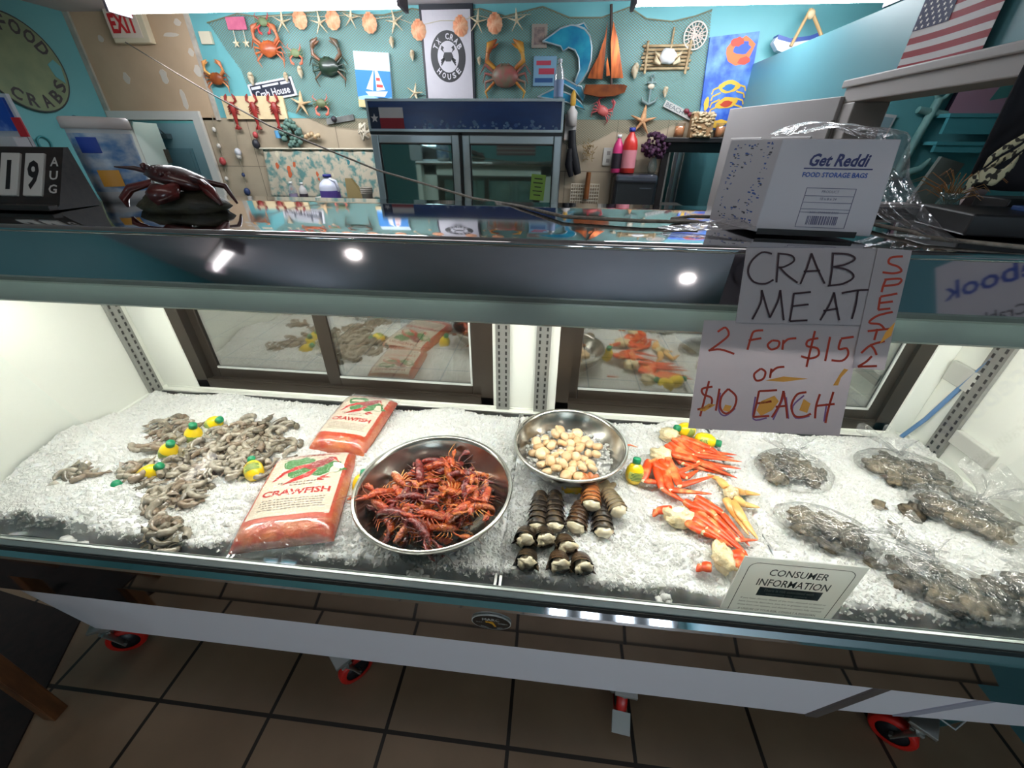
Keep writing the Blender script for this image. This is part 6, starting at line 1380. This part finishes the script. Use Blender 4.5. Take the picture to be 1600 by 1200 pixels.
# towel dispenser with the bottles and flowers on its top
DP = (0.692, 1.147); t = T('towel_dispenser', 'black paper towel dispenser on the tile wall', 'dispenser', (DP[0], YW, DP[1]))
MB().box(-.19, .19, -.20, 0, -.19, .17).obj('dispenser_body', P(26, 28, 32, .3), t, bevel=.03); MB().box(-.18, .18, -.215, -.10, .10, .165).obj('lid', mat('smoked_lid', S(60,64,74), .15, coat=.6), t, bevel=.02)
m = MB(); m.box(.04,.14,-.203,-.2,.055,.062); m.text('TOWELS', -.02, -.13, .02, -.203, 0, w=.16); m.obj('raised_print', P(70,76,84), t)
zt = DP[1]+.172
bottle((0.514, 1.359), 4.09, .045, .29, P(206,60,120,.3), P(206,206,206), 'pink drink bottle with white cap on the towel dispenser', P(40,30,40), z=zt)
bottle((0.611, 1.361), 4.07, .062, .34, P(196,50,44,.3), P(36,50,140), 'large red soda bottle with blue cap on the towel dispenser', P(206,130,140), z=zt)
fv = T('flower_vase', 'dark purple dried flowers in a clear vase on the towel dispenser', 'vase', (DP[0]+.135, 4.09, zt)); m = MB(); m.lathe([(0,0),(.03,0),(.045,.05),(.025,.11),(.04,.14)], 16); m.obj('glass_vase', clear('vase_glass', (.8,.84,.84,1), .15, .7, .05), fv)
m = MB(); r2 = random.Random(17)
for k in range(110):
    a, b = r2.uniform(0, 6.28), r2.uniform(-1.2, 1.57); r = .115*r2.uniform(.6, 1); m.ball((r*math.cos(a)*math.cos(b), r*.8*math.sin(a)*math.cos(b), .21+r*.9*math.sin(b)), r2.uniform(.010,.022), 6, 4, 0, .5, k)
m.obj('purple_flowers', mat('purple_flowers', S(76,34,66), .8, c2=S(46,22,44), ns=30), fv)
# dark framed mirror with shelf
MP = (1.196, 1.156); mr = T('framed_mirror', 'large mirror in a dark wooden frame with a shelf on top, right of the dispenser', 'mirror', (MP[0], YW, MP[1])); w, h = .285, .40
m = MB(); m.box(-w,-w+.055,-.04,0,-h+.06,h-.075); m.box(w-.055,w,-.04,0,-h+.06,h-.075); m.box(-w,w,-.04,0,h-.075,h); m.box(-w,w,-.04,0,-h,-h+.06); m.obj('mirror_frame', P(24, 18, 18, .4), mr, bevel=.004)
MB().box(-w-.03, w+.03, -.13, 0, h, h+.035).obj('shelf', P(26, 20, 20, .4), mr, bevel=.004); MB().box(-w+.055, w-.055, -.016, -.008, -h+.06, h-.075).obj('mirror_glass', mat('silver_mirror', S(206,210,206), .02, 1), mr)
zs = MP[1]+h+.036
def candle(x, label): t = T('candle_jar', label, 'candle', (x, 4.11, zs)); MB().lathe([(0,0),(.042,0),(.042,.105),(.038,.105)], 18).obj('glass_jar', clear('jar_glass', (.95,.9,.85,1), .12, .6, .05), t); MB().lathe([(0,.006),(.036,.006),(.036,.08),(0,.08)], 16).obj('wax', P(206,140,96,.5), t)
candle((1.006, 1.607)[0], 'tan candle jar at the left on the mirror shelf'); candle((1.339, 1.609)[0], 'tan candle jar at the right on the mirror shelf, by the grey door')
t = T('shell_box', 'box encrusted with cream shells on the mirror shelf between the candles', 'shell box', ((1.171, 1.641)[0], 4.10, zs)); MB().box(-.085,.085,-.05,.05,0,.17).obj('box_core', P(150,116,80), t); m = MB(); r2 = random.Random(21)
for k in range(60): m.ball((r2.uniform(-.085,.085), -.05-.01*r2.random(), r2.uniform(.01,.17)), (r2.uniform(.010,.024), .012, r2.uniform(.008,.016)), 6, 5, 0, .5, k)
for k in range(14): m.ball((r2.uniform(-.085,.085), r2.uniform(-.04,.04), .17), (r2.uniform(.012,.024), .016, .012), 6, 5, 0, .5, k)
m.obj('shell_crust', mat('cream_shells', S(216,196,160), .6, c2=S(150,120,86), ns=24), t)
# things seen through the doorway on the right
t = T('wooden_anchor', 'large pale teal wooden anchor on the wall seen through the doorway', 'anchor', ((2.93, 1.607)[0], YW, (2.93, 1.607)[1]), (0, R(8), 0)); anchor(t, .62, mat('pale_teal_wood', S(150,196,190), .6, c2=S(120,166,164), ns=9), -.03)
t = T('pink_picture', 'pink and teal abstract picture on the wall seen through the doorway', 'picture', at((3.351, 1.904), .0), (0, R(4), 0)); MB().box(-.28,.28,-.03,0,-.17,.17).obj('dark_frame', P(40,30,50), t); m = MB(); m.box(-.27,.27,-.032,-.03,-.155,.165,0); m.plate([(-.02,-.05),(.27,.02),(.27,.165),(.03,.165)], -.034, -.032, 1); m.obj('picture_print', [P(206,156,176), P(96,156,150)], t)
for k, (z0, lab) in enumerate((((3.316, 1.72)[1], 'upper turquoise wall shelf seen through the doorway'), ((3.42, 1.534)[1], 'lower turquoise wall shelf seen through the doorway'))):
    t = T('wall_shelf', lab, 'shelf', ((3.363, 1.72)[0]+.06, YW, z0)); MB().box(-.42,.42,-.16,0,.02,.045).obj('shelf_board', P(92,176,186,.5), t); MB().box(-.41,.41,-.15,-.12,-.09 if k == 0 else -.03,.02).obj('shelf_front', P(92,176,186,.5), t)
t = T('white_picture', 'white framed picture behind the doorway jamb', 'picture', at((2.638, 1.636), .0), (0, R(6), 0)); MB().box(-.06,.06,-.02,0,-.13,.13).obj('white_frame', P(206,206,206), t); MB().box(-.045,.045,-.022,-.02,-.11,.11).obj('print', P(150,176,186), t)
t = T('framed_picture', 'framed picture at the top right corner of the partition', 'picture', (1.485, 1.72, 1.965), (0, 0, -PI/2)); MB().box(-.08,.14,-.02,0,-.10,.16).obj('dark_frame', P(90,80,76), t); m = MB(); m.box(-.06,.12,-.022,-.02,-.08,.14); m.obj('print', mat('faded_print', S(190,180,178), .6, c2=S(120,110,116), ns=16), t)
# dark round sign on the left wall
RC = (-4.345, 3.63, 2.05); t = T('round_sign', 'large round green and dark sign with letters round the rim, on the left wall', 'sign', RC, (0, 0, PI/2))
m = MB(); n = 48; m.plate([(.32*math.cos(2*PI*k/n), .32*math.sin(2*PI*k/n)) for k in range(n)], -.02, 0); m.obj('green_disc', mat('pale_green_disc', S(136,150,116), .6, c2=S(116,134,106), ns=5), t)
m = MB(); m.tube([(.32*math.cos(k*PI/24), -.015, .32*math.sin(k*PI/24)) for k in range(49)], .008, 6); m.obj('rim', P(60,66,66), t)
m = MB()
for i, c in enumerate('SEAFOOD'): a = R(155-125*i/6); m.text(c, .25*math.cos(a), .25*math.sin(a), .10, -.022, 0, w=.075, ang=a-PI/2, b=.03)
for i, c in enumerate('CRABS'): a = R(235+95*i/4); m.text(c, .25*math.cos(a), .25*math.sin(a), .09, -.022, 0, w=.075, ang=a+PI/2, b=.03)
m.obj('rim_lettering', P(62,60,64), t)
m = MB(); m.plate([(.26,.06),(.30,.02),(.28,-.10),(.22,-.06),(.20,.02)], -.024, -.02); m.obj('teal_cutout', P(96,160,166), t)
t = T('wall_hook', 'small teal fish hook ornament on the left wall under the round sign', 'ornament', (-4.345, 3.86, 1.66), (0, 0, PI/2)); m = MB(); m.ball((0,-.01,0), (.05,.015,.035), 10, 6); m.ball((.0,-.01,.03), (.03,.015,.03), 8, 6); m.obj('teal_shape', P(40,110,124), t)
t = T('eyeglass_ornament', 'pair of teal rings on the left wall behind the calendar', 'ornament', (-4.345, 3.45, 1.50), (0, 0, PI/2)); 
for k in (-1, 1): m = MB(); m.tube([(k*.06+.05*math.cos(q*PI/8),-.01,.05*math.sin(q*PI/8)) for q in range(17)], .008, 6); m.obj('ring', P(60,140,146), t)
# banner on the partition, mirrored in the canopy
t = T('wall_banner', 'white banner with blue lettering on the partition, mirrored at the right end of the canopy', 'banner', (1.485, .23, 1.52), (0, 0, -PI/2)); MB().box(-.34,.14,-.01,0,-.16,.14).obj('banner_sheet', P(206,206,214,.6), t)
m = MB(); m.text('facebook', -.10, .03, .07, -.0105, 0, w=.42, b=.02); m.text('Texas Crabhouse', -.10, -.10, .035, -.0105, 1, w=.40, b=.01); m.obj('banner_lettering', [P(50,80,170), P(60,56,66)], t)
